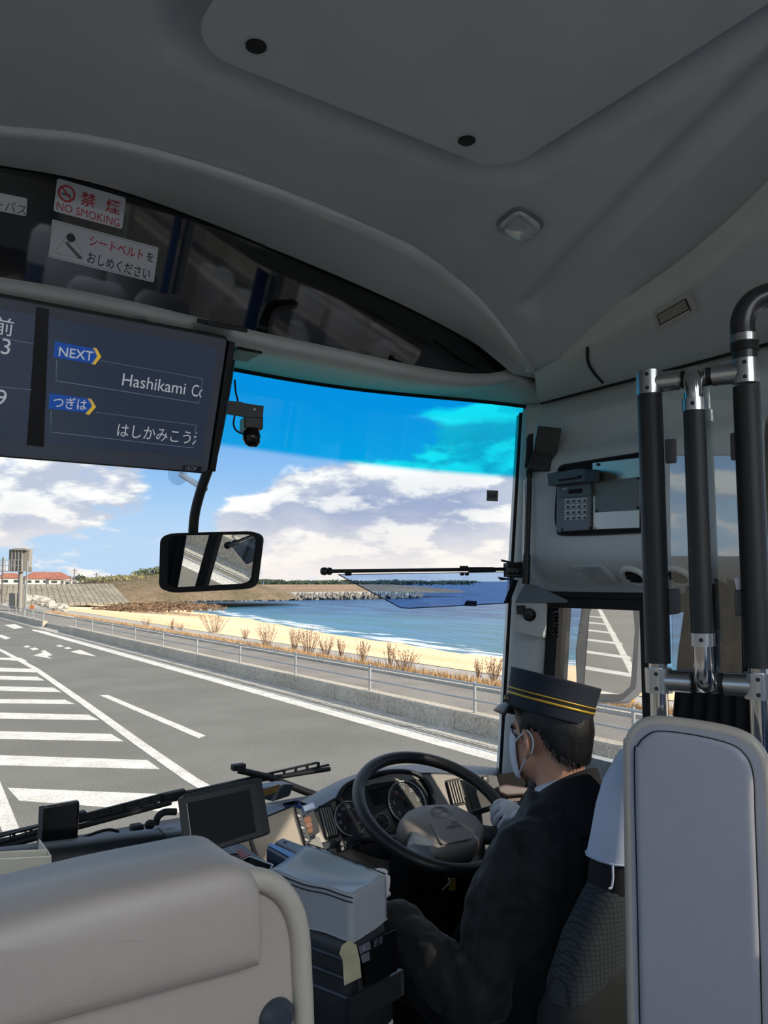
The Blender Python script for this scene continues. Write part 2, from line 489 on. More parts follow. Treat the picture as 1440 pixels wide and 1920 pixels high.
# kerb of separate precast blocks
kerb = tag(bpy.data.objects.new('kerb', None), 'concrete kerb blocks along the sea side of the road', None, kind='structure'); COL.objects.link(kerb)
kprof = [(8.46, 0), (8.46, .29), (8.48, .325), (8.70, .325), (8.70, 0)]
kme = None
def kerb_block(y0, L, taper=0):
    global kme
    if kme is None or taper or abs(L - 2) > 0.01:
        a = [V((x, 0, z)) for x, z in kprof]; b = [V((x, L - 0.012, max(0.02, z * (1 - taper)))) for x, z in kprof]
        vs = a + b; n = len(a)
        fs = [tuple(range(n)), tuple(range(2 * n - 1, n - 1, -1))] + [(i, (i + 1) % n, n + (i + 1) % n, n + i) for i in range(n)]
        o = mesh('kerb_block', vs, fs, m_conc, kerb)
        if not taper and abs(L - 2) < .01: kme = o.data
    else:
        o = bpy.data.objects.new('kerb_block', kme); COL.objects.link(o); o.parent = kerb
    o.location.y = y0
for k in range(-10, 20): kerb_block(k * 2.0 + .4, 2)
kerb_block(40.4, 1.4, 0.9)
for k in range(0, 12): kerb_block(46 + k * 2.0, 2)

def fence(name, y0, n, step, label, x=8.58):
    top = 0.80
    t = thing(name, (x, y0, .325), label, 'fence')
    for i in range(n):
        y = y0 + i * step
        vs, fs = tube_data([(x, y, .3), (x, y, top + .04)], .027, 10)
        o = mesh('post', vs, fs, m_steel, t, smooth=True); crease(o)
    for z, r in ((top, .022), (.54, .016)):
        vs, fs = tube_data([(x - .03, y0 - .1, z), (x - .03, y0 + (n - 1) * step + .1, z)], r, 10)
        mesh('rail', vs, fs, m_steel, t, smooth=True)
    return t
fence('guard_fence', -15.6, 18, 3.2, 'galvanised two-rail pedestrian fence on the kerb beside the near road', 8.58)
fence('guard_fence', 46.5, 5, 3.0, 'short far stretch of galvanised fence before the sign gantry')

# dry grass along the sidewalk: uncountable
def blades(name, m, n, fx, fy, h, w, z, label, lean=.35):
    vs, fs = [], []
    for i in range(n):
        x, y = fx(), fy(); hh = h * random.uniform(.4, 1.2); a = random.uniform(0, 2 * pi); l = random.uniform(0, lean) * hh
        ww = w * random.uniform(.6, 1.3); c, s = cos(a), sin(a); k = len(vs)
        vs += [V((x - s * ww, y + c * ww, z)), V((x + s * ww, y - c * ww, z)), V((x + c * l, y + s * l, z + hh))]
        fs.append((k, k + 1, k + 2))
    o = mesh(name, vs, fs, m, smooth='keep')
    return tag(o, label, 'grass', kind='stuff')
m_straw = mat('dry_straw', (184, 150, 108), 0.9, var=0.3, vscale=2)
m_weed = mat('dead_weed', (134, 104, 80), 0.9, var=0.25, vscale=8)
blades('dry_grass', m_straw, 26000, lambda: random.triangular(11.4, 12.5, 11.6), lambda: 3 + 60 * random.random() ** 1.7, .22, .013, .1,
       'straw-coloured dry grass growing along the sidewalk edge')
weeds = [(1040, 1293, 34, 12), (978, 1283, 34, 10), (926, 1270, 52, 22), (897, 1268, 46, 10), (760, 1252, 46, 34), (730, 1244, 52, 14), (680, 1234, 44, 22),
         (640, 1224, 38, 12), (610, 1222, 40, 24), (578, 1218, 58, 30), (552, 1212, 46, 16), (500, 1205, 46, 26), (460, 1192, 24, 12), (402, 1180, 42, 34),
         (338, 1176, 16, 10), (322, 1174, 22, 12), (274, 1170, 20, 14), (1115, 1318, 40, 24)]
for i, (u, v, h, sp) in enumerate(weeds):
    b = PZ(u, v + 6, .12); d = (b - CAM).dot(FW); k = d / F_PX
    H, W = h * k * .85, sp * k * 1.2
    vs, fs = [], []
    r = random.Random(i)
    for j in range(10 + sp):
        a = r.uniform(0, 2 * pi); q = r.random() ** .6
        base = b + V((cos(a), sin(a), 0)) * W * .25 * q
        hh = H * r.uniform(.55, 1.08)
        tip = base + V((cos(a) * W * .55 * q, sin(a) * W * .55 * q, hh))
        midp = (base + tip) / 2 + V((r.uniform(-.03, .03), r.uniform(-.03, .03), 0))
        vs, fs = merge([(vs, fs), tube_data([base, midp, tip], [.007, .005, .003], 3)])
        for s in range(6):                              # seed heads and dead leaves
            p = midp.lerp(tip, r.uniform(.1, 1)); e = V((r.uniform(-1, 1), r.uniform(-1, 1), r.uniform(-.2, 1))).normalized() * r.uniform(.03, .09) * min(1.6, H / .7)
            n = e.orthogonal().normalized() * .013
            vs, fs = merge([(vs, fs), ([p - n, p + n, p + e], [(0, 1, 2)])])
    where = ['below the driver\'s mirror, nearest the bus', 'thin, just left of the cap peak', 'feathery pair member left of the windscreen pillar', 'slim one beside a feathery clump',
             'wide low clump above the steering wheel', 'tall narrow, left of a wide low clump', 'middling, right of the centre post', 'slim, at the centre fence post', 'bushy, left of the centre post',
             'tallest and bushiest of the row', 'slim left neighbour of the bushiest one', 'low and wide, midway down the row', 'tiny, left of the middle', 'big rounded one under the rear-view mirror',
             'very small, near the far end', 'small, second from the far end', 'small, at the far end of the row', 'behind the fence in the side window'][i]
    tag(mesh('dry_weed', vs, fs, m_weed, smooth='keep'), 'dead brown weed in the verge, ' + where, 'weed', 'dead weeds along the sidewalk')

# sea
def sea_material():
    m = bpy.data.materials.new('sea_water'); m.use_nodes = True; t = m.node_tree; S.nt = t; b = t.nodes['Principled BSDF']
    ge = t.nodes.new('ShaderNodeNewGeometry'); x, y, z = separate(S(ge.outputs['Position']))
    wob = fnoise(combine(x * .02, y * .02, 0.0), 1.0, 4) * 60.0
    off = x - 33.0 - S.op('MAXIMUM', (y - 44.0) * 0.17, 0.0)          # distance off the waterline: shallow to deep
    deep = cmix(sstep(off + wob, 20, 75), lin((64, 124, 136)), lin((12, 48, 92)))
    c = cmix(sstep(fnoise(combine(x * .25, y * .06, 0.0), 1.0, 6), 0.42, 0.62), deep, cmix(0.5, deep, lin((70, 132, 172))))
    foam = fnoise(combine(x * .9, y * .12, 0.0), 1.0, 5)
    ff = sstep(foam - S.op('ABSOLUTE', off - 3.0) * 0.07, 0.40, 0.50)
    c = cmix(ff, c, lin((235, 238, 238)))
    t.links.new(c.s, b.inputs['Base Color']); b.inputs['Roughness'].default_value = 0.28; b.inputs['Specular IOR Level'].default_value = 0.14
    bn = t.nodes.new('ShaderNodeBump'); bn.inputs['Strength'].default_value = 0.8; bn.inputs['Distance'].default_value = 0.25
    t.links.new((fnoise(combine(x * 1.0, y * .35, 0.0), 1.1, 5)).s, bn.inputs['Height']); t.links.new(bn.outputs[0], b.inputs['Normal'])
    return m
sea = mesh('sea', [(20, -6000, -2.5), (12000, -6000, -2.5), (12000, 12000, -2.5), (20, 12000, -2.5)], [(0, 1, 2, 3)], sea_material())
tag(sea, 'blue bay with small waves beyond the sandy beach', 'sea', kind='stuff')

# far shore: breakwater apron, banks, field
def extrude_x(name, prof, xs, m, kind='structure', jitter=0.0, endtaper=0):
    rows = []
    for i, x in enumerate(xs):
        k = 1.0
        rows.append([V((x, y + (jitter * noise.noise(V((x * .05, y * .1, 0))) * 6), z + jitter * noise.noise(V((x * .07, y * .2, 5))))) for y, z in prof])
    o = loft(name, rows, m); o['kind'] = kind
    return o
xs = [-160 + i * 8 for i in range(40)]
extrude_x('breakwater_apron', [(184, -3), (188, -1.0), (200, -.7), (204, -.6)], [40 + i * 6 for i in range(17)], m_kerbtop)
extrude_x('far_bank', [(199, -1.2), (203, -.5), (222, .5), (243, 1.25), (300, 1.3), (420, 1.3)], [30 + i * 6 for i in range(24)], m_soil, jitter=.15)
extrude_x('coast_field', [(121, -2.6), (123, .2), (129, 1.75), (170, 1.7), (600, 1.6)], [-160 + i * 7 for i in range(28)], m_soil, jitter=.08)
vs, fs = [], []
r = random.Random(4)
for i in range(300):
    x = 58 + (i / 300) * 80 + r.uniform(-.5, .5); c = V((x, 184.5 + r.uniform(-1.2, 1.5), -2.3 + r.uniform(0, 1.0)))
    for a in ((0, 0, 1), (.94, 0, -.33), (-.47, .82, -.33), (-.47, -.82, -.33)):
        d = V(a); d.rotate(Matrix.Rotation(r.uniform(0, 6), 3, 'Z'))
        vs, fs = merge([(vs, fs), tube_data([c, c + d * .95], [.42, .26], 5)])
tag(mesh('wave_breaker_blocks', vs, fs, m_rock), 'heap of grey concrete wave breakers along the far waterline', 'breakwater', kind='stuff')
# block-faced bank on the left of the bay, its blocks in courses
sl0 = [V((4, 104, -.9)), V((33.8, 118, -.9))]; sl1 = [V((8, 122, 1.9)), V((34.5, 131, 1.9))]
vs, fs = [], []
NR, NC = 9, 34
for i in range(NR):
    for j in range(NC):
        def bp(a, b):
            lo = sl0[0].lerp(sl0[1], b); hi = sl1[0].lerp(sl1[1], b); return lo.lerp(hi, a)
        g = .08
        q = [bp((i + g) / NR, (j + g * .6) / NC), bp((i + g) / NR, (j + 1 - g * .6) / NC), bp((i + 1 - g) / NR, (j + 1 - g * .6) / NC), bp((i + 1 - g) / NR, (j + g * .6) / NC)]
        n = (q[1] - q[0]).cross(q[3] - q[0]).normalized()
        vs, fs = merge([(vs, fs), prism_data(q, n * .22)])
bank = mesh('block_bank', sl0 + [sl1[1], sl1[0]], [(0, 1, 2, 3)], m_rock); bank['kind'] = 'structure'
blk = mesh('facing_blocks', vs, fs, surf('facing_block', (150, 143, 126), (134, 128, 114), .3, bscale=2), bank); blk['kind'] = 'stuff'
# mound with scrub
rows = []
for i in range(13):
    a = i / 12
    rows.append([V((53 + cos(b * pi / 12) * 30 * a, 160 + sin(b * pi / 12) * 20 * a, -1.2 + 5.2 * cos(min(1, a) * pi / 2) ** .8 + .3 * noise.noise(V((a * 6, b * .7, 0))))) for b in range(25)])
hill = loft('hill', rows, m_mound); hill['kind'] = 'structure'
m_leaf = mat('evergreen_leaf', (78, 84, 50), 0.8, var=0.35, vscale=.4)
m_leafd = mat('pine_leaf', (52, 66, 50), 0.85, var=0.3, vscale=.2)
def leaf_mass(name, c, r, n, s, m, label, cat='bush', kind=None):
    vs, fs = [], []; rr = random.Random(int(c[0] * 10))
    for i in range(n):
        d = V((rr.gauss(0, 1), rr.gauss(0, 1), abs(rr.gauss(0, 1)))).normalized() * rr.random() ** .33
        p = V(c) + V((d.x * r[0], d.y * r[1], d.z * r[2] * (1 + .25 * noise.noise(V((d.x * 3, d.y * 3, 1))))))
        a = V((rr.uniform(-1, 1), rr.uniform(-1, 1), rr.uniform(-1, 1))).normalized() * s; b = a.orthogonal().normalized() * s * .6
        k = len(vs); vs += [p - a, p + b, p + a, p - b]; fs.append((k, k + 1, k + 2, k + 3))
    return tag(mesh(name, vs, fs, m, smooth='keep'), label, cat, kind=kind)
leaf_mass('bush', (53, 160, 3.3), (7.5, 5, 2.2), 900, .38, m_leaf, 'dark evergreen thicket on top of the mound across the bay')
leaf_mass('bush', (48, 156, 2.5), (14, 4, 1.3), 900, .35, m_grassland, 'yellow-green scrub on the flank of the mound')
leaf_mass('reeds', (34, 104, -1.3), (9, 9, 1.0), 1500, .28, m_reed, 'brown dry reeds below the block-faced bank')
vs, fs = [], []; rr = random.Random(9)
for i in range(2200):
    x = rr.uniform(118, 230); p = V((x, 262 + rr.uniform(0, 12), 1.0 + rr.random() ** .7 * (1.7 + .8 * noise.noise(V((x * .09, 0, 0))))))
    a = V((rr.uniform(-1, 1), rr.uniform(-1, 1), rr.uniform(-1, 1))).normalized() * .7; b = a.orthogonal().normalized() * .5
    k = len(vs); vs += [p - a, p + b, p + a, p - b]; fs.append((k, k + 1, k + 2, k + 3))
tag(mesh('pine_belt', vs, fs, m_leafd, smooth='keep'), 'low dark pine belt on the skyline across the bay', 'trees', kind='stuff')

# buildings far left
m_roof = mat('red_roof_tiles', (150, 96, 78), 0.8, var=0.15, vscale=.5)
m_white = mat('white_render', (214, 208, 196), 0.8)
m_dkglass = mat('dark_window', (60, 68, 76), 0.2)
def house(name, c, w, d, h, rh, label, roofm, nwin=4, along=X3):
    t = thing(name, c, label, 'building'); c = V(c); ex, ey, ez = axes(along, (-along[1], along[0], 0))
    vs, fs = box_data(c + Z3 * h / 2, (w, d, h), (ex, ey, ez)); mesh('wall', vs, fs, m_white, t)
    o = .6
    ov = [c + ex * (s * (w / 2 + o)) + ey * (q * (d / 2 + o)) + Z3 * h for s, q in ((-1, -1), (1, -1), (1, 1), (-1, 1))]
    ov += [c + ex * (-w / 2 + d * .4) + Z3 * (h + rh), c + ex * (w / 2 - d * .4) + Z3 * (h + rh)]
    mesh('roof', ov, [(0, 1, 5, 4), (2, 3, 4, 5), (1, 2, 5), (3, 0, 4), (3, 2, 1, 0)], roofm, t)
    for i in range(nwin):
        p = c + ex * (w * (-.5 + (i + .5) / nwin)) - ey * (d / 2 + .02) + Z3 * h * .5
        vs, fs = box_data(p, (w / nwin * .55, .1, h * .45), (ex, ey, ez)); mesh('window', vs, fs, m_dkglass, t)
    return t
def far(u, v, D): return PD(u, v, D)
p = far(88, 1092, 300); house('red_roof_building', (p.x, p.y, 1.3), 17, 9, 2.2, 2.6, 'long low hall with a red tiled roof on the skyline', m_roof, 6)
p = far(108, 1092, 280); house('house', (p.x, p.y, 1.3), 7, 6, 1.9, 1.3, 'small red-roofed house right of the long hall', m_roof, 2)
p = far(130, 1092, 260); house('house', (p.x, p.y, 1.2), 4.6, 5, 1.6, .35, 'low white shed beside the utility poles', m_white, 2)
p = far(163, 1092, 270); house('house', (p.x, p.y, 1.2), 4.4, 5, 2.2, .5, 'small cream house farthest right on the skyline', m_white, 2)
p = far(18, 1092, 310); house('house', (p.x, p.y, 1.3), 9, 6, 2.5, 2, 'red-roofed house behind the sign gantry', m_roof, 2)
leaf_mass('far_tree', tuple(far(150, 1088, 262)), (2.4, 2, 1.9), 260, .35, m_leafd, 'round dark tree between the far white houses', 'tree')
leaf_mass('far_tree', (far(92, 1074, 312).x, far(92, 1074, 312).y + 8, 1.4), (2.8, 2.4, 5.4), 520, .35, m_leafd, 'dark tree behind the red roof ridge', 'tree')
m_pole = mat('weathered_pole', (110, 106, 102), 0.8)
for u, vt, D, w in ((140, 1066, 230, 'tallest, with two crossarms'), (132, 1080, 240, 'short one left of the tallest'), (181, 1074, 210, 'in the middle of the gap right of the houses'), (189, 1081, 250, 'short and thin, between two taller ones'),
                 (199, 1079, 210, 'third from the mound'), (209, 1077, 200, 'nearest the mound')):
    a = far(u, 1096, D); b = far(u, vt, D); a.x = b.x; a.y = b.y; a.z = .9
    t = thing('utility_pole', a, 'distant utility pole, ' + w, 'pole', 'utility poles on the skyline')
    tube('pole', [a, b], .16, m_pole, t, 6); box('crossarm', b - Z3 * .5, (1.6, .15, .15), m_pole, t, bevel=0)
    if u == 140: box('crossarm', b - Z3 * 1.3, (2.0, .15, .15), m_pole, t, bevel=0)
for u, vt, D, w in ((556, 1086, 240, 'left'), (641, 1086, 240, 'right')):
    a = far(u, 1100, D); b = far(u, vt, D); tube_o = tube('lattice_mast', [a, V((a.x, a.y, b.z))], [.12, .05], m_pole, None, 5); tag(tube_o, 'thin mast above the far bank, the %s one' % w, 'mast')

# sign gantry seen from behind, with a maintenance catwalk
g0 = PD(37, 1146, 60); gt = thing('sign_gantry', g0, 'roadside information board on a thick column with a catwalk', 'sign')
m_gal = mat('grey_paint', (150, 146, 138), 0.6, 0.2); m_gald = mat('grey_box', (118, 114, 108), 0.6)
gax = (RI, V((FW.x, FW.y, 0)).normalized(), Z3)
GS = 60 / F_PX
def gp(u, v, off=0): q = PD(u, v, 60 + off); return q
tube('column', [V((g0.x, g0.y, .1)), gp(39, 1070)], .17, m_gal, gt, 12)
box('cabinet', gp(49, 1050, .3), (18 * GS, .5, 42 * GS), m_gal, gt, gax, bevel=.03)
box('display_housing', gp(31, 1050), (24 * GS, .5, 40 * GS), m_gald, gt, gax, bevel=.03)
for i in range(4): box('housing_rib', gp(22 + i * 6.2, 1050, -.3), (1.2 * GS, .08, 38 * GS), m_gal, gt, gax, bevel=0)
box('hood', gp(40, 1030), (26 * GS, .7, 4 * GS), m_gal, gt, gax, bevel=.02)
box('catwalk', gp(12, 1071, -.5), (60 * GS, .9, 1.6 * GS), m_gal, gt, gax, bevel=0)
for i in range(7):
    tube('rail_post', [gp(-6 + i * 8, 1071, -.9), gp(-6 + i * 8, 1050, -.9)], .025, m_steel, gt, 6)
for v in (1050, 1060): tube('hand_rail', [gp(-14, v, -.9), gp(42, v, -.9)], .025, m_steel, gt, 6)
box('gusset', gp(56, 1068), (8 * GS, .1, 10 * GS), m_gal, gt, gax, bevel=0)
box('equipment_box', gp(25, 1126, .6), (10 * GS, .6, 28 * GS), m_gal, gt, gax, bevel=.02)
box('equipment_box', gp(42, 1122, 1), (8 * GS, .6, 38 * GS), m_gald, gt, gax, bevel=.02)
o = tube('steel_pole', [PD(46.5, 1161, 53), PD(52, 1052, 53)], .055, m_steel, None, 8); tag(o, 'slim pale pole standing in front of the sign gantry', 'pole')
o = tube('dark_post', [PD(3, 1134, 57), PD(6, 1045, 57)], .06, m_pole, None, 8); tag(o, 'dark post left of the sign gantry column', 'post')
t = thing('marker_sign', PD(60, 1152, 56), 'small round orange marker on a short post', 'sign')
tube('post', [PD(60, 1152, 56), PD(60, 1140, 56)], .03, m_steel, t, 6)
lathe('disc', PD(60, 1138, 56), -FW, [(.17, 0), (.17, .03)], mat('orange_sign', (196, 120, 70), .6), t, 14)
vs, fs = [], []; rr = random.Random(2)
for i in range(160):
    u = rr.uniform(40, 125); v = 1112 + (u - 40) * .33 + rr.uniform(-3, 8)
    p = PD(u, v, rr.uniform(64, 90)); s = rr.uniform(.15, .45); p.z = min(p.z, .9)
    b = blob(None, p, (s, s * .8, s * .6), None, seg=6, rings=4); vs, fs = merge([(vs, fs), b])
tag(mesh('riprap', vs, fs, m_kerbtop), 'pale boulders tumbling down beside the block-faced bank', 'rocks', kind='stuff')

# the land side, seen only in reflections
m_verge = surf('verge_scrub', (96, 84, 68), (78, 74, 58), 0.05, bscale=1.5)
ll = mesh('verge_land_side', [(-14, -300, -.02), (-14, 420, -.02), (-60, 420, .5), (-60, -300, .5)], [(0, 1, 2, 3)], m_verge); ll['kind'] = 'structure'
rows = [[V((-60 - k * 25, y, .5 + (0, 1.5, 4, 7, 6)[k] * (1 + .5 * noise.noise(V((y * .01, k, 0)))))) for k in range(5)] for y in range(-300, 421, 20)]
lh = loft('hill_land_side', rows, m_verge); lh['kind'] = 'structure'

# ================================================================== BUS SHELL
m_ceil = mat('ceiling_vinyl', (204, 209, 212), 0.75, bump=0.25, bscale=700, var=0.03)
m_trim = mat('grey_trim', (214, 217, 214), 0.55, bump=0.12, bscale=600, var=0.03)
m_console = mat('console_plastic', (216, 222, 224), 0.5, bump=0.1, bscale=700, var=0.02)
m_black = mat('black_plastic', (26, 27, 29), 0.42, bump=0.1, bscale=500)
m_blackg = mat('black_gloss', (14, 15, 17), 0.15)
m_rubber = mat('black_rubber', (22, 22, 23), 0.7)
m_dark = mat('dark_recess', (12, 12, 13), 0.8)
m_alu = mat('brushed_aluminium', (190, 190, 190), 0.28, 1.0, var=0.04)
m_chrome = mat('polished_steel', (205, 205, 205), 0.12, 1.0, var=0.02)
m_screw = mat('screw_head', (60, 60, 62), 0.4, 0.8)
m_floor = mat('floor_vinyl', (128, 124, 120), 0.7, var=0.1)
m_navy = mat('navy_panel', (30, 34, 44), 0.55)
m_paintw = mat('white_body_paint', (206, 208, 212), 0.25, coat=0.5)
m_winglass = glass('window_glass', (0.95, 0.97, 0.97), 0.6)

XC, XR, XL, ZC = 0.73, 1.95, -0.50, 3.34

# --- ceiling as one pressed panel: flat crown, bending down to the right, with the hatch well and a long channel
HX0, HX1, HY1 = 0.385, 1.055, 1.125
def base_z(x):
    z = ZC
    if x > 1.05: z -= 0.19 * min(1.0, (x - 1.05) / 0.62) ** 1.7
    if x < 0.0: z -= 0.10 * min(1, (-x) / 0.5) ** 1.6
    return z
def on_ceiling(u, v):
    d = ray(u, v); t = 1.0
    for i in range(40):
        p = CAM + d * t; t += (base_z(p.x) - p.z) / d.z * 0.7
    return CAM + d * t
seam = catmull([on_ceiling(u, v) - Z3 * .006 for u, v in ((0, 237), (150, 251), (300, 283), (450, 328), (600, 384), (720, 436), (830, 500), (905, 566), (950, 622), (980, 665), (1000, 692))], 6)
def seam_y(x):
    if x <= seam[0].x: return seam[0].y
    for a, b in zip(seam, seam[1:]):
        if a.x <= x <= b.x: return a.y + (b.y - a.y) * (x - a.x) / max(1e-6, b.x - a.x)
    return seam[-1].y
CH0, CH1 = on_ceiling(1012, 596), on_ceiling(1452, 176)      # axis of the channel's sharp edge
def sst(x, a, b):
    t = max(0, min(1, (x - a) / (b - a))); return t * t * (3 - 2 * t)
def ceil_z(x, y):
    z = base_z(x)
    dx_ = max(HX0 - x, x - HX1); dy_ = max(-1.2 - y, y - HY1)
    r = 0.07
    qx, qy = dx_ + r, dy_ + r
    d = sqrt(max(qx, 0) ** 2 + max(qy, 0) ** 2) + min(max(qx, qy), 0) - r
    z += 0.05 * (1 - sst(d, 0.0, 0.085))
    ch = CH1 - CH0; L = sqrt(ch.x ** 2 + ch.y ** 2); tx, ty = ch.x / L, ch.y / L
    s = (x - CH0.x) * tx + (y - CH0.y) * ty; n = (x - CH0.x) * -ty + (y - CH0.y) * tx
    # n > 0 towards the hatch; the channel lies on the window side
    if -0.10 < n < 0.03 and s > -0.05:
        k = sst(s, -0.03, 0.03)
        z += 0.022 * k * sst(-n, -0.006, 0.012) * (1 - sst(-n, 0.035, 0.085))
    if x < 1.5: z += 0.07 * sst(y - seam_y(x), 0.004, 0.03)       # tucks in behind the dome moulding
    return z
def frange(a, b, st):
    n = int(round((b - a) / st)); return [a + (b - a) * i / n for i in range(n + 1)]
gx = frange(-0.52, -0.02, .05) + frange(0, 1.78, .011); gy = [-8.5, -6, -4, -2.5, -1.5, -1.0, -.6] + frange(-.4, .3, .05) + frange(.315, 1.75, .011)
ceiling = loft('ceiling', [[V((x, y, ceil_z(x, y))) for x in gx] for y in gy], m_ceil)
ceiling['kind'] = 'structure'; ceiling['label'] = 'grey moulded bus ceiling above the driver'
hp = prism('hatch_panel', rrect(((HX0 + HX1) / 2, HY1 - .9, ZC - .004), -X3, Y3, HX1 - HX0, 1.8, .075, 10), (0, 0, .012), m_ceil, ceiling, bevel=.004)
for u, v in ((480, 87), (875, 264)):
    p = PZ(u, v, ZC - .005)
    lathe('black_cap', p, (0, 0, -1), [(.0165, -.004), (.0165, .001), (.014, .003), (.0, .0035)], m_rubber, ceiling, 24)

# --- curves of the front dome
def interp(curve, x):
    if x <= curve[0].x: a, b = curve[0], curve[1]
    elif x >= curve[-1].x: a, b = curve[-2], curve[-1]
    else:
        for a, b in zip(curve, curve[1:]):
            if x <= b.x: break
    t = (x - a.x) / (b.x - a.x); t = max(-4, min(1, t)); return a.lerp(b, t)
PN, P0 = V((0, 1, .29)), V((0, 1.72, ZC))
topc = catmull([PP(u, v, P0, PN) for u, v in ((0, 310), (130, 332), (250, 365), (400, 420), (520, 470), (640, 520), (760, 574), (850, 620), (905, 652), (940, 677), (957, 692))], 6)
botc = catmull([PP(u, v, P0, PN) for u, v in ((0, 520), (120, 540), (250, 566), (400, 602), (520, 630), (640, 655), (760, 682), (850, 698), (905, 702), (940, 699), (957, 692))], 6)
seam = [seam[0] + V((-.75, .03, 0)), seam[0] + V((-.3, .02, 0))] + seam
topc = [topc[0] + V((-.7, 0, 0)), topc[0] + V((-.3, 0, .004))] + topc
botc = [botc[0] + V((-.7, 0, 0)), botc[0] + V((-.3, 0, 0))] + botc
def resample(c, n):
    L = [0]
    for a, b in zip(c, c[1:]): L.append(L[-1] + (b - a).length)
    out = []; j = 0
    for i in range(n):
        s = L[-1] * i / (n - 1)
        while j < len(c) - 2 and L[j + 1] < s: j += 1
        out.append(c[j].lerp(c[j + 1], (s - L[j]) / max(1e-9, L[j + 1] - L[j])))
    return out
NS = 90
sS, sT, sB = resample(seam, NS), resample(topc, NS), resample(botc, NS)
rows = [[p + V((0, -.004, .02)) for p in sS], [p + V((0, -.001, .002)) for p in sS], [p + V((0, .004, -.006)) for p in sS]]
for t in (.15, .35, .55, .75, .9, .97):
    rows.append([a.lerp(b, t) + V((0, 0, -.002)) * sin(pi * t) - Z3 * .004 * (1 - t) for a, b in zip(sS, sT)])
rows.append([p + V((0, .0, -.0005)) for p in sT]); rows.append([p + V((0, .012, .006)) for p in sT])
dome = loft('front_dome', rows, m_trim); dome['kind'] = 'structure'; dome['label'] = 'grey front dome moulding round the dark glossy panel'
m_mirpanel = bpy.data.materials.new('dark_tinted_acrylic'); m_mirpanel.use_nodes = True
b = m_mirpanel.node_tree.nodes['Principled BSDF']; b.inputs['Base Color'].default_value = (.003, .004, .006, 1); b.inputs['Roughness'].default_value = 0.03
b.inputs['IOR'].default_value = 1.6; b.inputs['Specular IOR Level'].default_value = 0.5
panel = loft('dark_sign_panel', [[a.lerp(b2, t) + V((0, .012, .002)) for a, b2 in zip(sT, sB)] for t in (0, .25, .5, .75, 1)], m_mirpanel)
tag(panel, 'black glossy panel above the windscreen mirroring the seats', 'panel')

db = mesh('dome_back', *box_data((XC, 1.93, 3.30), (2.5, .02, .28)), m_black); db['kind'] = 'structure'
# --- windscreen
def glass_y(x, z):
    d = abs(x - XC) / 1.22
    base = 2.62 - 0.50 * min(1.0, d) ** 3.0
    return base - (z - 1.6) / 1.55 * (0.27 - 0.09 * d)
def wtop(x):
    d = (x - XC)
    return 3.205 - 0.05 * (d / 1.2) ** 2 - 0.03 * max(0, d / 1.2) ** 8
def windshield_material():
    m = bpy.data.materials.new('windscreen_glass'); m.use_nodes = True; t = m.node_tree; t.nodes.clear(); S.nt = t
    ge = t.nodes.new('ShaderNodeNewGeometry'); x, y, z = separate(S(ge.outputs['Position']))
    dxc = (x - XC) * (1 / 1.2)
    k = sstep(z + dxc * dxc * 0.085, 2.94, 2.965)                               # the dyed shade band along the top
    c = cmix(k, (0.97, 0.985, 0.975, 1), (0.006, 0.70, 0.86, 1))
    smear = fnoise(combine(x * 2.0, z * 1.0, 0.0), 3.0, 6)
    tr = t.nodes.new('ShaderNodeBsdfTransparent'); t.links.new(c.s, tr.inputs[0])
    gl = t.nodes.new('ShaderNodeBsdfGlossy'); gl.inputs['Roughness'].default_value = 0.0
    fr = t.nodes.new('ShaderNodeFresnel'); fr.inputs['IOR'].default_value = 1.35
    mx = t.nodes.new('ShaderNodeMixShader'); t.links.new((S(fr.outputs[0]) * 0.6).s, mx.inputs[0])
    t.links.new(tr.outputs[0], mx.inputs[1]); t.links.new(gl.outputs[0], mx.inputs[2])
    o = t.nodes.new('ShaderNodeOutputMaterial'); t.links.new(mx.outputs[0], o.inputs[0])
    return m
wx = [XL + .02 + (XR - .03 - XL) * i / 40 for i in range(41)]
wrows = []
for i in range(21):
    t = i / 20; wrows.append([V((x, glass_y(x, 1.5 + (wtop(x) - 1.5) * t), 1.5 + (wtop(x) - 1.5) * t)) for x in wx])
ws = loft('window_1', wrows, windshield_material()); ws['kind'] = 'structure'; ws['label'] = 'wide curved windscreen with a cyan shade band along its top'
# black ceramic border and rubber at the top edge
gk = lambda x, z, off=0: V((x, glass_y(x, z) - off, z))
loft('top_seal', [[gk(x, wtop(x) - .012, .004) for x in wx], [gk(x, wtop(x) + .002, .012) for x in wx], [gk(x, wtop(x) + .012, .03) for x in wx]], m_rubber, ws)
# --- header between the dark panel and the glass
hx = [-.45 + i * (1.93 + .45) / 60 for i in range(61)]
def bottom_at(x):
    p = interp(sB, x); return p
rows = []
e0 = sB[-1]
def head_start(x):
    if x <= e0.x: return interp(sB, x) + V((0, .004, -.004))
    t = (x - e0.x) / (1.93 - e0.x); return V((x, e0.y + .02 * t, e0.z - .03 * t))
for dyz in ((0.010, .012), (0, 0), (-.006, -.010), (-.004, -.022), (.01, -.030)):
    rows.append([head_start(x) + V((0, dyz[0], dyz[1])) for x in hx])
for t in (.2, .5, .8, 1.0):
    rows.append([(head_start(x) + V((0, .01, -.030))).lerp(gk(x, wtop(x) - .004, .02), t) + V((0, 0, -.008 * sin(pi * t))) for x in hx])
hd = loft('trim_1', rows, m_trim); hd['kind'] = 'structure'; hd['label'] = 'pale header rail above the windscreen'

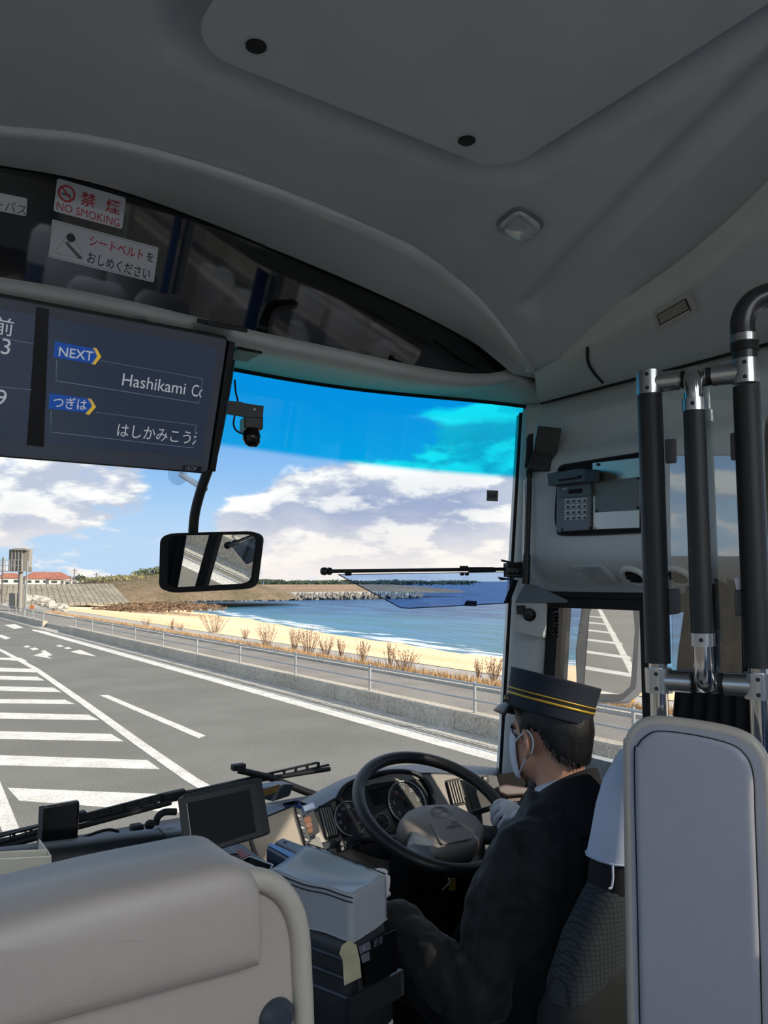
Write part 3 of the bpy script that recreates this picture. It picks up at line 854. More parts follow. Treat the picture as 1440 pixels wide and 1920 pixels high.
# --- duct (underside of the overhead locker) on the driver's side
kup = catmull([PZ(u, v, 3.155) for u, v in ((1001, 694), (1050, 668), (1120, 630), (1200, 585), (1290, 526), (1370, 464), (1440, 402), (1520, 322))], 6)
kup = resample(kup, 50); kup.append(V((kup[-1].x - .02, -8.4, 3.155)))
klo = [V((1.90, p.y + .16 * (1 - i / 50), 3.11)) for i, p in enumerate(kup)]
rows = [[p + V((-.012, 0, .05)) for p in kup], [p + V((-.004, 0, .012)) for p in kup]]
for t in (0, .06, .2, .4, .6, .8, .93, .98, 1.0):
    rows.append([a.lerp(b2, t) + V((0, 0, -.03 * sin(pi * t) ** .8)) for a, b2 in zip(kup, klo)])
rows.append([p + V((.01, 0, .03)) for p in klo])
duct = loft('trim_2', rows, m_trim); duct['kind'] = 'structure'; duct['label'] = 'pale overhead duct along the driver\'s side'
# rubber joint across the duct
def on_duct(s, t, off=0.0):
    a, b2 = kup[s], klo[s]; return a.lerp(b2, t) + V((0, 0, -.03 * sin(pi * t) ** .8 - off))
def duct_hit(u, v):
    best = None
    for i in range(48):
        for j in range(41):
            t = j / 40; p = on_duct(i, t); q = p - CAM; D = q.dot(FW)
            e = (720 + F_PX * q.dot(RI) / D - u) ** 2 + (960 - F_PX * q.dot(UP) / D - v) ** 2
            if best is None or e < best[0]: best = (e, i, t, p)
    return best[3]
jp = catmull([duct_hit(u, v) + V((0, 0, -.001)) for u, v in ((1100, 652), (1106, 676), (1113, 698), (1132, 712))], 5)
tube('joint_seal', jp, .0045, m_rubber, duct, 8)
tube('lower_seal', [p + V((.0, 0, -.003)) for p in klo], .006, m_rubber, duct, 8)
# louvre vent in the duct
vq = [duct_hit(u, v) for u, v in ((1226, 583), (1299, 540), (1310, 584), (1234, 622))]
vc = sum(vq, V()) / 4; vex = ((vq[1] + vq[2]) - (vq[0] + vq[3])).normalized(); vn = (vq[1] - vq[0]).cross(vq[3] - vq[0]).normalized()
if vn.z > 0: vn = -vn
vey = vn.cross(vex); vw = ((vq[1] - vq[0]).length + (vq[2] - vq[3]).length) / 2; vh = ((vq[3] - vq[0]).length + (vq[2] - vq[1]).length) / 2
vent = thing('air_vent', vc, 'small rectangular louvre vent in the overhead duct', 'vent')
m_ventf = mat('vent_frame', (202, 200, 190), 0.5)
def vl(s, t, off=0.0): return vq[0].lerp(vq[1], s).lerp(vq[3].lerp(vq[2], s), t) + vn * off
prism('frame', rquad([vl(0, 0), vl(1, 0), vl(1, 1), vl(0, 1)], .07), vn * .007, m_ventf, vent, .002)
prism('recess', rquad([vl(.10, .16, .0065), vl(.9, .16, .0065), vl(.9, .80, .0065), vl(.1, .80, .0065)], .08), vn * .001, m_dark, vent, 0)
for i in range(6):
    t0 = .20 + i * .075
    prism('slat', [vl(.13, t0, .007), vl(.87, t0, .007), vl(.87, t0 + .03, .008), vl(.13, t0 + .03, .008)], vn * .0012, m_ventf, vent, .0004)
prism('lower_lip', [vl(.12, .68, .007), vl(.88, .68, .007), vl(.88, .77, .008), vl(.12, .77, .008)], vn * .002, m_ventf, vent, .0005)

# --- walls, floor, rear
m_wall = mat('wall_laminate', (196, 194, 188), 0.6)
def wall_with_windows(name, x, th, out, ranges, z0, zs0, zs1, z1, ymin, ymax, label):
    """ranges: list of (ya, yb) window openings"""
    parts = [box_data((x + th / 2 * out, (ymin + ymax) / 2, (z0 + zs0) / 2), (th, ymax - ymin, zs0 - z0)),
             box_data((x + th / 2 * out, (ymin + ymax) / 2, (z1 + zs1) / 2), (th, ymax - ymin, z1 - zs1))]
    cur = ymin
    for a, b2 in ranges + [(ymax, ymax)]:
        if a - cur > .005: parts.append(box_data((x + th / 2 * out, (cur + a) / 2, (zs0 + zs1) / 2), (th, a - cur, zs1 - zs0)))
        cur = b2
    vs, fs = merge(parts); o = mesh(name, vs, fs, m_wall); o['kind'] = 'structure'; o['label'] = label
    return o
wl = wall_with_windows('wall_left', XL, .05, -1, [(-8.2, -6.2), (-6.14, -4.4), (-4.34, -2.6), (-2.54, -.8), (-.74, .95), (1.02, 1.98)], .3, 1.75, 3.02, 3.4, -8.5, 2.1, 'left wall of the bus with passenger windows')
wr = wall_with_windows('wall_right', XR, .05, 1, [(-7.9, -6.2), (-6.1, -4.4), (-4.3, -2.6), (-2.5, -.8), (-.7, .92)], .3, 1.8, 3.0, 3.4, -8.5, 1.0, 'right wall of the bus behind the driver')
wr2 = wall_with_windows('wall_right', XR, .05, 1, [(1.06, 1.98)], .3, 1.72, 2.50, 3.4, 1.0, 1.98, 'right wall of the bus with the driver\'s side window')
nwin = 2
for side, x, rng in (('left', XL - .025, [(-8.2, -6.2), (-6.14, -4.4), (-4.34, -2.6), (-2.54, -.8), (-.74, .95), (1.02, 1.98)]), ('right', XR + .025, [(-7.9, -6.2), (-6.1, -4.4), (-4.3, -2.6), (-2.5, -.8), (-.7, .92)])):
    for a, b2 in rng:
        o = mesh('window_%d' % nwin, [(x, a, 1.75), (x, b2, 1.75), (x, b2, 3.02), (x, a, 3.02)], [(0, 1, 2, 3)], m_winglass); o['kind'] = 'structure'; nwin += 1
        o['label'] = 'passenger window on the %s side' % side
dw = mesh('window_%d' % nwin, [(XR + .025, 1.06, 1.7), (XR + .025, 1.98, 1.7), (XR + .025, 1.98, 2.52), (XR + .025, 1.06, 2.52)], [(0, 1, 2, 3)], m_winglass); dw['kind'] = 'structure'; dw['label'] = 'driver\'s side window'
fl = mesh('floor', *merge([box_data((XC, -3.9, 1.28), (2.5, 9.2, .08)), box_data((XC, 1.6, .95), (2.5, 2.1, .08)), box_data((XC, .68, 1.12), (2.5, .05, .36))]), m_floor); fl['kind'] = 'structure'
cn = mesh('wall_front_corner', *merge([box_data((1.97, 2.2, 1.0), (.05, .5, 1.42)), box_data((1.80, 2.42, 1.1), (.4, .05, 1.1))]), m_wall); cn['kind'] = 'structure'; cn['label'] = 'lower wall corner ahead of the driver'
rw = mesh('wall_rear', *box_data((XC, -8.5, 2.3), (2.6, .06, 2.4)), m_wall); rw['kind'] = 'structure'
rf = mesh('roof_outer', *box_data((XC, -3.2, 3.46), (2.6, 10.8, .06)), m_paintw); rf['kind'] = 'structure'
fr_ = mesh('front_bulkhead', *merge([box_data((XC, 2.68, 1.0), (2.4, .05, 1.1)), box_data((XC, 2.3, 3.33), (2.5, .1, .22))]), m_black); fr_['kind'] = 'structure'
sk = mesh('side_skin', *merge([box_data((2.035, -3.3, 1.1), (.04, 10.6, 1.65)), box_data((2.035, -3.3, 3.26), (.04, 10.6, .40))]), m_paintw); sk['kind'] = 'structure'

# --- windscreen pillar on the driver's side and black window edges
pil = []
for z, ua in ((1.55, 932), (1.75, 934), (2.1, 944), (2.4, 958), (2.6, 962)):
    pass
def pillar_row(z):
    t = (z - 1.6) / 1.5; y0 = 2.125 - .155 * t
    return [V((1.955, y0 + .06, z)), V((1.935, y0, z)), V((1.915, y0 - .012, z)), V((1.905, y0 - .05, z)), V((1.91, y0 - .10, z)), V((1.93, y0 - .135, z)), V((1.985, y0 - .15, z)), V((2.01, y0 - .05, z))]
pz = [1.2 + i * .1 for i in range(20)]
pl = loft('trim_3', [pillar_row(z) for z in pz], m_trim, closed=True); pl['kind'] = 'structure'; pl['label'] = 'grey windscreen pillar trim on the driver\'s side'
loft('pillar_seal', [[pillar_row(z)[6] + V((-.03, .002, 0)), pillar_row(z)[6] + V((-.032, -.05, 0)), pillar_row(z)[6] + V((.03, -.05, 0)), pillar_row(z)[6] + V((.03, .002, 0))] for z in pz], m_rubber, pl, closed=True, smooth=False)
tube('glass_bead', [pillar_row(z)[1] + V((-.004, .012, 0)) for z in pz], .007, m_rubber, pl, 8)
lp = mesh('trim_4', *box_data((XL - .02, 2.12, 2.3), (.1, .2, 2.0)), m_trim); lp['kind'] = 'structure'; lp['label'] = 'windscreen pillar on the door side'

# --- console over the driver's side window
def con_prof(k):
    """k: 0 at the pillar end .. 1 full depth"""
    f = lambda x: 1.94 - (1.94 - x) * k
    return [(1.93, 3.13), (f(1.90), 3.095), (f(1.885), 3.03), (f(1.875), 2.97), (f(1.85), 2.925), (f(1.815), 2.90), (f(1.805), 2.87), (f(1.80), 2.75), (f(1.80), 2.64), (f(1.80), 2.585), (f(1.815), 2.555), (f(1.85), 2.525), (f(1.90), 2.495), (1.925, 2.472), (1.94, 2.45)]
rows = []
for y, k in ((1.975, .02), (1.955, .1), (1.93, .32), (1.90, .52), (1.86, .75), (1.83, .88), (1.80, .96), (1.76, 1), (1.6, 1), (1.4, 1), (1.2, 1), (1.02, 1)):
    rows.append([V((x, y, z)) for x, z in con_prof(k)])
con = loft('driver_console', rows, m_console, subsurf=1); tag(con, 'grey moulded console above the driver\'s side window', None, kind='structure')
tube('window_head_seal', [(1.935, 1.95, 2.455), (1.935, 1.02, 2.455)], .014, m_rubber, con, 8)
box('window_head_rail', (1.945, 1.5, 2.435), (.03, .98, .045), m_rubber, con, bevel=.004)
bp = mesh('window_pillar', *box_data((1.955, 1.03, 2.2), (.05, .09, 1.1)), m_rubber); bp['kind'] = 'structure'; bp['label'] = 'black pillar behind the driver\'s window'

# ================================================================== THINGS IN THE FRONT OF THE BUS
class Plane:
    """a plane in space that pixels can be measured on"""
    def __init__(s, p0, n, ex=None):
        s.p = V(p0); s.n = V(n).normalized()
        if s.n.dot(CAM - s.p) < 0: s.n = -s.n
        e = V(ex) if ex else V((1, 0, 0)); s.ex = (e - s.n * e.dot(s.n)).normalized(); s.ey = s.n.cross(s.ex)
        s.ax = (s.ex, s.ey, s.n)
    def at(s, u, v, off=0.0): return PP(u, v, s.p + s.n * off, s.n)
    def poly(s, name, pts, th, m, parent, off=0.0, bevel=.001, rnd=0, bseg=2):
        q = [s.at(u, v, off) for u, v in pts]
        if rnd: q = rquad(q, rnd)
        return prism(name, q, s.n * th, m, parent, bevel, bseg)
    def txt(s, name, t, u, v, hpx, m, parent, off=0.0, dirpx=None, **kw):
        p = s.at(u, v, off); D = (p - CAM).dot(FW); ex = s.ex
        if dirpx: ex = (s.at(u + dirpx[0], v + dirpx[1], off) - p).normalized()
        return text(name, t, p, ex, s.n.cross(ex), hpx * D / F_PX, m, parent, **kw)
m_stick = mat('sticker_white', (206, 208, 214), 0.4); m_red = mat('print_red', (196, 42, 58), 0.5); m_ink = mat('print_navy', (34, 36, 60), 0.5); m_inkg = mat('print_grey', (92, 94, 104), 0.5)

# --- stickers on the dark panel
SP = Plane(P0 + V((0, .012, .002)), PN)
st = thing('no_smoking_sticker', SP.at(168, 382), 'white no smoking sticker with red lettering on the dark panel', 'sticker')
SP.poly('plate', ((107, 334), (236, 371), (229, 430), (100, 396)), .0012, m_stick, st, .002, .0003, rnd=.06)
sdir = (129, 36)
O = .0035
c = SP.at(125, 363, O); k = (c - CAM).dot(FW) / F_PX
se = (SP.at(254, 399, O) - SP.at(125, 363, O)).normalized(); sn = SP.n.cross(se)
a32 = [2 * pi * i / 32 for i in range(32)]
mesh('ring', *loft_data([[c + se * (cos(a) * r * k) + sn * (sin(a) * r * k) for a in a32 + [0]] for r in (15.5, 12)]), m_red, st)
box('slash', c, (27 * k, 3 * k, .0006), m_red, st, ((se * .7 - sn * .7).normalized(), (se * .7 + sn * .7).normalized(), SP.n), bevel=0)
box('cigarette', c - sn * 2 * k, (16 * k, 4 * k, .0004), m_inkg, st, (se, sn, SP.n), bevel=0)
SP.txt('lettering', '禁', 150, 381, 27, m_red, st, O, sdir, bold=.012, sx=1.02, th=.0002)
SP.txt('lettering', '煙', 197, 394, 27, m_red, st, O, sdir, bold=.008, sx=1.02, th=.0002)
SP.txt('lettering', 'NO SMOKING', 104, 392, 21, m_red, st, O, sdir, bold=.0, th=.0002, width=116 * k)
st = thing('seat_belt_sticker', SP.at(192, 472), 'white seat belt reminder sticker with a triangle pictogram', 'sticker')
SP.poly('plate', ((98, 411), (297, 464), (288, 530), (90, 482)), .0012, m_stick, st, .002, .0003, rnd=.02)
ln = [SP.at(u, v, .0033) for u, v in ((101, 415), (293, 466), (285, 526), (94, 480))]
tube('border', ln, .0004, m_inkg, st, 4, closed=True)
tri = [SP.at(u, v, .0033) for u, v in ((134, 432), (157, 486), (101, 474))]
tube('pictogram', catmull(sum([[a.lerp(b, .12), a.lerp(b, .5), a.lerp(b, .88)] for a, b in zip(tri, tri[1:] + tri[:1])], []), 4, True), .0004, m_inkg, st, 4, closed=True)
lathe('pictogram_head', SP.at(133, 446, .003), SP.n, [(8 * k, 0), (8 * k, .0006)], m_ink, st, 20)
SP.poly('pictogram_belt', ((121, 455), (126, 453), (156, 485), (148, 486)), .0006, m_inkg, st, .003, 0)
SP.txt('lettering', 'シートベルト', 165, 458, 22, m_red, st, O, sdir, bold=.012, width=104 * k, th=.0002)
SP.txt('lettering', 'を', 272, 487, 19, m_ink, st, O, sdir, bold=.012, th=.0002, sx=.9)
SP.txt('lettering', 'おしめください', 161, 490, 23, m_ink, st, O, sdir, bold=.012, width=122 * k, th=.0002)
st = thing('bus_name_sticker', SP.at(10, 384), 'white name sticker cut off by the left picture edge', 'sticker')
SP.poly('plate', ((-150, 332), (51, 372), (49, 406), (-150, 366)), .0012, m_stick, st, .002, .0003, rnd=.04)
SP.txt('lettering', 'ーバス', -15, 389, 22, m_inkg, st, O, (129, 30), bold=.006, th=.0002, sx=.92)

# --- clear dome lamp in the ceiling
q4 = [on_ceiling(u, v) for u, v in ((926, 419), (972, 384), (1024, 418), (976, 455))]
lc = sum(q4, V()) / 4; lamp = thing('ceiling_lamp', lc, 'diamond-shaped clear ceiling lamp above the driver', 'lamp')
qn = (q4[1] - q4[0]).cross(q4[3] - q4[0]).normalized(); qn = -qn if qn.z > 0 else qn
prism('rim', rquad([lc + (p - lc) * 1.06 for p in q4], .3), qn * .006, mat('lamp_rim', (120, 122, 122), .3), lamp, bevel=.002)
m_lens = mat('lamp_reflector', (196, 200, 202), .15, .25)
lens0 = rquad([lc + (p - lc) * .97 for p in q4], .3)
rows = [[p + qn * .006 for p in lens0], [lc + (p - lc) * .95 + qn * .012 for p in lens0], [lc + (p - lc) * .6 + qn * .018 for p in lens0], [lc + (p - lc) * .05 + qn * .02 for p in lens0]]
loft('lens', rows, m_lens, lamp, closed=True, cap=True)
e1 = (q4[1] - q4[0]); e2 = (q4[3] - q4[0])
for i in range(18):
    t = (i + 1) / 19
    a = q4[0] + e1 * t + e2 * .12; b_ = q4[0] + e1 * t + e2 * .88
    f = lambda p: p + qn * (.0185 - .30 * ((p - lc).length / .062) ** 2 * .02)
    tube('lens_rib', [f(a.lerp(b_, s)) for s in (0, .25, .5, .75, 1)], .0012, m_lens, lamp, 5)

# --- passenger information display
MP = Plane((0, 1.70, 3.06), (0, -cos(radians(20)), -sin(radians(20))))
mon = thing('information_display', MP.at(210, 740), 'wide next-stop information display hanging below the ceiling', 'display')
m_bez = mat('display_bezel', (104, 108, 122), 0.4); m_scr = bpy.data.materials.new('display_screen'); m_scr.use_nodes = True
b = m_scr.node_tree.nodes['Principled BSDF']; b.inputs['Base Color'].default_value = (.012, .015, .022, 1); b.inputs['Roughness'].default_value = .16
b.inputs['Emission Color'].default_value = lin((42, 50, 66)); b.inputs['Emission Strength'].default_value = .6
XM0, XM1 = 0.17, 0.696
def mq(x, z_top, dz): return V((x, 0, 0))
tl, tr_, br, bl = MP.at(0, 553), MP.at(427, 637), MP.at(388, 887), MP.at(0, 856)
ml = lambda p: V((XM0, 0, 0)) + V((0, p.y, p.z))
oc = (tr_ + br + ml(tl) + ml(bl)) / 4; ow = tr_.x - XM0; oh = (tr_ - br).length
slab('bezel', oc - MP.n * .012, MP.ex, MP.ey, ow, oh, .01, .012, m_bez, mon, bevel=.003)
slab('back_housing', oc - MP.n * .075, MP.ex, MP.ey, ow + .012, oh + .012, .012, .064, m_black, mon, bevel=.004)
box('side_bracket', V((XM1 + .014, 0, 0)) + V((0, oc.y, oc.z)) - MP.n * .05, (.016, oh * .98, .10), m_black, mon, MP.ax, bevel=.003)
box('top_plate', MP.at(425, 612) - MP.n * .03, (.10, .012, .08), m_black, mon, MP.ax, bevel=.002)
sc_c = oc - MP.ex * .0 + MP.ey * .006
screen = slab('screen', sc_c + MP.n * .0002, MP.ex, MP.ey, ow - .042, oh - .058, .002, .0012, m_scr, mon, bevel=.0003)
m_txt = emis('screen_text', (206, 210, 220), .38); m_blue = emis('screen_blue', (24, 70, 150), .55); m_yel = emis('screen_yellow', (216, 180, 60), .5); m_line = emis('screen_line', (120, 134, 160), .4); m_divide = emis('screen_divider', (8, 9, 12), .2)
O = .0016
mdir = (427, 78)
MP.poly('column_divider', ((68, 575), (92, 580), (82, 838), (50, 834)), .0003, m_divide, screen, O, 0)
for q in (((0, 633), (64, 645)), ((0, 725), (60, 731))): tube('rule', [MP.at(*q[0], O + .0002), MP.at(*q[1], O + .0002)], .0005, m_line, screen, 4)
MP.txt('lettering', '前', -14, 622, 36, m_txt, screen, O, mdir)
MP.txt('lettering', '3', -2, 662, 42, m_txt, screen, O, mdir)
MP.txt('lettering', '9', -10, 758, 42, m_txt, screen, O, (427, 40))
def tagbox(pts, chev, word, pos, h, d, sx):
    MP.poly('next_tag', pts, .0003, m_blue, screen, O, 0); MP.poly('chevron', chev, .0003, m_yel, screen, O, 0)
    MP.txt('lettering', word, pos[0], pos[1], h, m_txt, screen, O + .0006, d, sx=sx, bold=.008)
tagbox(((103, 640), (178, 654), (184, 668), (174, 682), (100, 670)), ((174, 652), (181, 653), (190, 669), (178, 684), (171, 682), (182, 668)), 'NEXT', (108, 667), 25, (90, 13), .98)
tagbox(((93, 737), (168, 748), (174, 761), (163, 774), (91, 766)), ((164, 747), (171, 748), (180, 763), (167, 778), (160, 776), (172, 762)), 'つぎは', (98, 762), 24, (90, 9), .86)
for pts in (((106, 675), (105, 714), (374, 756), (380, 710)), ((96, 770), (95, 810), (362, 840), (368, 797))):
    tube('text_frame', [MP.at(u, v, O + .0003) for u, v in pts], .0006, m_line, screen, 4)
for pts in (((188, 676), (380, 710)), ((180, 773), (368, 797))): tube('text_frame', [MP.at(u, v, O + .0003) for u, v in pts], .0004, m_line, screen, 4)
MP.txt('lettering', 'Hashikami', 226, 722, 33, m_txt, screen, O, (150, 22), width=118 * (MP.at(300, 730) - CAM).dot(FW) / F_PX)
MP.txt('lettering', 'Co', 357, 742, 32, m_txt, screen, O, (150, 22), sx=.66, clip=.82)
MP.txt('lettering', 'はしかみこう', 216, 816, 29, m_txt, screen, O, (150, 16), sx=.86)
MP.txt('lettering', 'え', 357, 832, 29, m_txt, screen, O, (150, 16), sx=.86, clip=.42)
mp_badge = MP.poly('badge', ((343, 872), (378, 875), (377, 884), (342, 881)), .0006, m_ink, mon, .0005, 0)
MP.txt('badge_lettering', 'LECIP', 347, 881, 10, m_stick, mon, .0015, (100, 8), sx=.9)
tube('cable_loop', [MP.at(u, v, -.03) for u, v in ((248, 600), (256, 596), (270, 598), (280, 606))], .004, mat('grey_cable', (120, 120, 124), .5), mon, 8, curve=5)

# --- small camera on a bracket right of the display
CP = Plane((0.72, 1.80, 2.95), (-.25, -1, 0))
dc = thing('dash_camera', CP.at(462, 790), 'small black camera hanging from a bracket beside the display', 'camera')
CP.poly('bracket', ((425, 752), (450, 754), (460, 757), (494, 762), (492, 785), (455, 782), (425, 777)), .006, m_black, dc, 0, .001)
box('clamp', CP.at(474, 793, -.012), (.048, .034, .03), m_black, dc, CP.ax, bevel=.003)
lathe('camera_body', CP.at(470, 806, -.01), (0.05, -.2, -1), [(.018, 0), (.022, .01), (.023, .022), (.018, .036), (.010, .043), (.0, .045)], m_blackg, dc, 24)
lathe('lens', CP.at(479, 826, .002), (.2, .9, -.4), [(.012, 0), (.012, .012), (.009, .015)], m_blackg, dc, 16)
lathe('screw', CP.at(477, 768, .006), CP.n, [(.0035, 0), (.003, .002), (.001, .002)], m_chrome, dc, 14)
box('label', CP.at(455, 798, -.01), (.012, .03, .02), mat('teal_label', (70, 150, 160), .4), dc, CP.ax, bevel=.001)
tube('cable', [CP.at(u, v, -.005) for u, v in ((440, 712), (442, 735), (446, 756), (440, 780), (438, 796), (444, 808), (458, 814))], .0025, m_rubber, dc, 8, curve=5)
box('mount_arm', PY(455, 663, 1.9), (.07, .10, .014), m_black, dc, bevel=.003)

# --- rear-view mirror over the dash
RM0 = PY(392, 1048, 2.22); rmn = V((.42, -1.45, -.30)).normalized()
RP = Plane(RM0, rmn)
rm = thing('rear_view_mirror', RM0, 'wide interior rear-view mirror on a black curved arm', 'mirror')
outl = ((300, 1000), (487, 995), (474, 1101), (297, 1110))
RP.poly('housing', outl, .03, m_black, rm, -.03, .008, rnd=.16, bseg=4)
RP.poly('bezel', outl, .004, m_rubber, rm, 0, .0015, rnd=.16)
m_mirror = bpy.data.materials.new('mirror_glass'); m_mirror.use_nodes = True
b = m_mirror.node_tree.nodes['Principled BSDF']; b.inputs['Base Color'].default_value = (.82, .82, .8, 1); b.inputs['Metallic'].default_value = 1; b.inputs['Roughness'].default_value = .01
RP.poly('mirror_glass', ((316, 1004), (480, 1002), (469, 1093), (313, 1102)), .001, m_mirror, rm, .0042, 0, rnd=.14)
arm = [RP.at(362, 998, -.02), PY(366, 960, 2.19), PY(378, 915, 2.16), PY(400, 850, 2.12), PY(418, 760, 2.08), PY(432, 672, 2.04), PY(436, 640, 2.02)]
tube('arm', catmull(arm, 6), .0145, m_black, rm, 16)
# suction support
t = thing('suction_support', PY(335, 895, 2.35), 'clear suction cup and metal rod bracing the mirror arm', 'bracket')
tube('rod', [PY(384, 917, 2.17), PY(340, 890, 2.36)], .009, m_alu, t, 12)
lathe('suction_cup', PY(338, 889, 2.36), (-.25, 1, .1), [(.012, 0), (.02, .004), (.034, .012), (.036, .014)], glass('clear_plastic', (.85, .9, .93), 1.2, 1.5), t, 24)

# --- windscreen decal
def on_glass(u, v, off=.004):
    d = ray(u, v); t = 2.6
    for i in range(60):
        p = CAM + d * t; t += (glass_y(p.x, p.z) - off - p.y) * .5
    return CAM + d * t
dq = [on_glass(u, v) for u, v in ((913, 919), (934, 920), (933, 940), (912, 939))]
t = tag(prism('windscreen_decal', dq, (0, -.0008, 0), mat('decal_olive', (120, 124, 116), .5), bevel=0), 'small square inspection decal at the right of the windscreen', 'sticker')
dn = (dq[1] - dq[0]).cross(dq[3] - dq[0]).normalized(); dn = -dn if dn.y > 0 else dn
for i in range(3):
    p = dq[0].lerp(dq[1], .25 + .25 * i).lerp(dq[3].lerp(dq[2], .25 + .25 * i), .5) + dn * .0015
    prism('figure', rrect(p, (dq[1] - dq[0]).normalized(), (dq[0] - dq[3]).normalized(), .006, .018, .002), dn * .0004, m_ink, t, 0)
t = tag(prism('windscreen_decal', [on_glass(u, v) for u, v in ((874, 1126), (894, 1127), (893, 1137), (869, 1136))], (0, -.0008, 0), m_inkg, bevel=0), 'dark decal at the lower edge of the tinted visor', 'sticker')

# --- tinted sun visor on its rod
A, B = PY(607, 1071, 2.06), PX(985, 1070, 1.855)
vn_ = (B - A).cross(Z3).normalized(); VP = Plane(A, vn_, B - A)
vz = thing('sun_visor', VP.at(800, 1080), 'transparent blue-tinted sun visor hanging from a black rod', 'sun visor')
tube('rod', [VP.at(612, 1071), VP.at(950, 1067)], .0058, m_black, vz, 12)
lathe('end_knob', VP.at(622, 1071), A - B, [(.009, 0), (.0115, .004), (.0115, .012), (.008, .015), (.0115, .018), (.0125, .026), (.009, .034), (.003, .036)], m_black, vz, 18)
m_tint = glass('visor_tint', (.62, .75, .93), .9, 1.5)
VP.poly('tinted_sheet', ((634, 1077), (752, 1140), (770, 1140.5), (948, 1131), (966, 1078), (960, 1072)), .003, m_tint, vz, -.0015, 0)
edge = [VP.at(u, v) for u, v in ((634, 1077), (751, 1139.5), (768, 1140.5), (948, 1131), (966, 1078))]
tube('sheet_edge', edge, .0016, mat('visor_edge', (20, 30, 60), .3), vz, 6)
tube('sheet_edge', [VP.at(634, 1077.5), VP.at(960, 1072)], .0012, m_rubber, vz, 6)
for u in (650, 655, 866, 875):
    lathe('clip', VP.at(u, 1076, .002), VP.n, [(.006, -.004), (.006, .006), (.003, .008)], m_blackg, vz, 12)
box('clip_arm', VP.at(652, 1070, .006), (.03, .010, .006), m_black, vz, VP.ax, bevel=.001); box('clip_arm', VP.at(870, 1064, .006), (.03, .010, .006), m_black, vz, VP.ax, bevel=.001)
lathe('sleeve', VP.at(878, 1068), VP.ex, [(.0075, 0), (.0085, .004), (.0085, .09), (.007, .1)], m_black, vz, 14)
VP.poly('clamp_block', ((943, 1056), (980, 1053), (984, 1084), (944, 1082)), .03, m_black, vz, -.012, .003)
VP.poly('clamp_lever', ((938, 1049), (955, 1053), (965, 1056), (962, 1058), (940, 1053)), .012, m_black, vz, 0, .001)
VP.poly('clamp_lever', ((932, 1082), (960, 1085), (956, 1087), (938, 1088)), .012, m_black, vz, 0, .001)
tube('label_border', [VP.at(u, v, .0188) for u, v in ((948, 1066), (982, 1066), (981, 1079), (948, 1079))], .0005, m_stick, vz, 4, closed=True)
VP.txt('label_lettering', 'PC Sun Visor', 951, 1072, 6.5, m_stick, vz, .0185, None, sx=.7)
# --- vertical mounting pole and the black box on it
PL = Plane((1.82, 1.80, 2.5), (-.7, -.7, 0), (.7, -.7, 0))
vp = thing('visor_pole', PL.at(985, 1085), 'black vertical pole fixed to the windscreen pillar', 'pole')
tube('pole', [PL.at(987, 1090), PL.at(990, 1000), PL.at(993, 880)], .0085, m_black, vp, 14)
tube('pole_liner', [PL.at(981, 1050, -.004), PL.at(984, 900, -.004)], .004, m_alu, vp, 10)
tube('lower_sleeve', [PL.at(986, 1095), PL.at(988, 1040)], .0125, m_black, vp, 14)
tube('upper_sleeve', [PL.at(992, 895), PL.at(993, 820)], .0115, m_black, vp, 14)
t = thing('speaker_box', PL.at(1015, 850, .03), 'black angular speaker box at the top of the windscreen pillar', 'speaker')
f0 = [PL.at(u, v, .06) for u, v in ((1009, 798), (1053, 803), (1043, 852), (1034, 884), (988, 880), (1000, 845))]
prism('body', f0, PL.n * -.06, m_black, t, .003)
PL.poly('front_face', ((1000, 846), (1036, 852), (1031, 883), (989, 879)), .003, m_blackg, t, .061, .001)
PL.poly('bracket', ((990, 818), (1000, 815), (996, 878), (984, 878)), .03, m_rubber, t, 0, .002)
# --- pale plate, pillar box, knob and coiled lead
PB = Plane((1.87, 1.9, 2.42), (-.85, -.5, 0), (.5, -.85, 0))
t = thing('pillar_bracket', PB.at(1010, 1115), 'blue-grey triangular plate at the foot of the visor pole', 'bracket')
PB.poly('plate', ((986, 1093), (1004, 1097), (1066, 1126), (1063, 1130), (966, 1130), (978, 1106)), .004, mat('slate_plastic', (104, 116, 126), .4), t, .02, .001)
PB.poly('slider', ((962, 1086), (972, 1088), (956, 1131), (945, 1131)), .006, m_blackg, t, .018, .001)
t = thing('pillar_box', PB.at(998, 1163), 'pale box with a round black knob on the windscreen pillar', 'control box')
PB.poly('housing', ((970, 1130), (1028, 1130), (1024, 1196), (968, 1186)), .03, m_trim, t, -.012, .006, bseg=3)
lathe('knob_recess', PB.at(993, 1153, .0185), PB.n, [(.022, 0), (.022, .001)], m_dark, t, 24)
lathe('knob', PB.at(992, 1150, .02), PB.n, [(.018, 0), (.018, .006), (.014, .02), (.004, .022)], m_black, t, 24)
PB.poly('knob_arm', ((971, 1135), (986, 1135), (984, 1152), (972, 1151)), .02, m_black, t, .02, .003)
coil = []
for i in range(121):
    a = i / 120; w = PB.at(1040 + 3 * sin(a * 3), 1138 + a * 56, -.01 + .01 * cos(a * 8)); ang = a * 16 * pi
    coil.append(w + PB.ex * (.010 * cos(ang)) + PB.n * (.010 * sin(ang)))
t = tag(tube('coiled_lead', coil, .0028, m_blackg, None, 6), 'black coiled lead hanging beside the driver\'s window', 'cable')

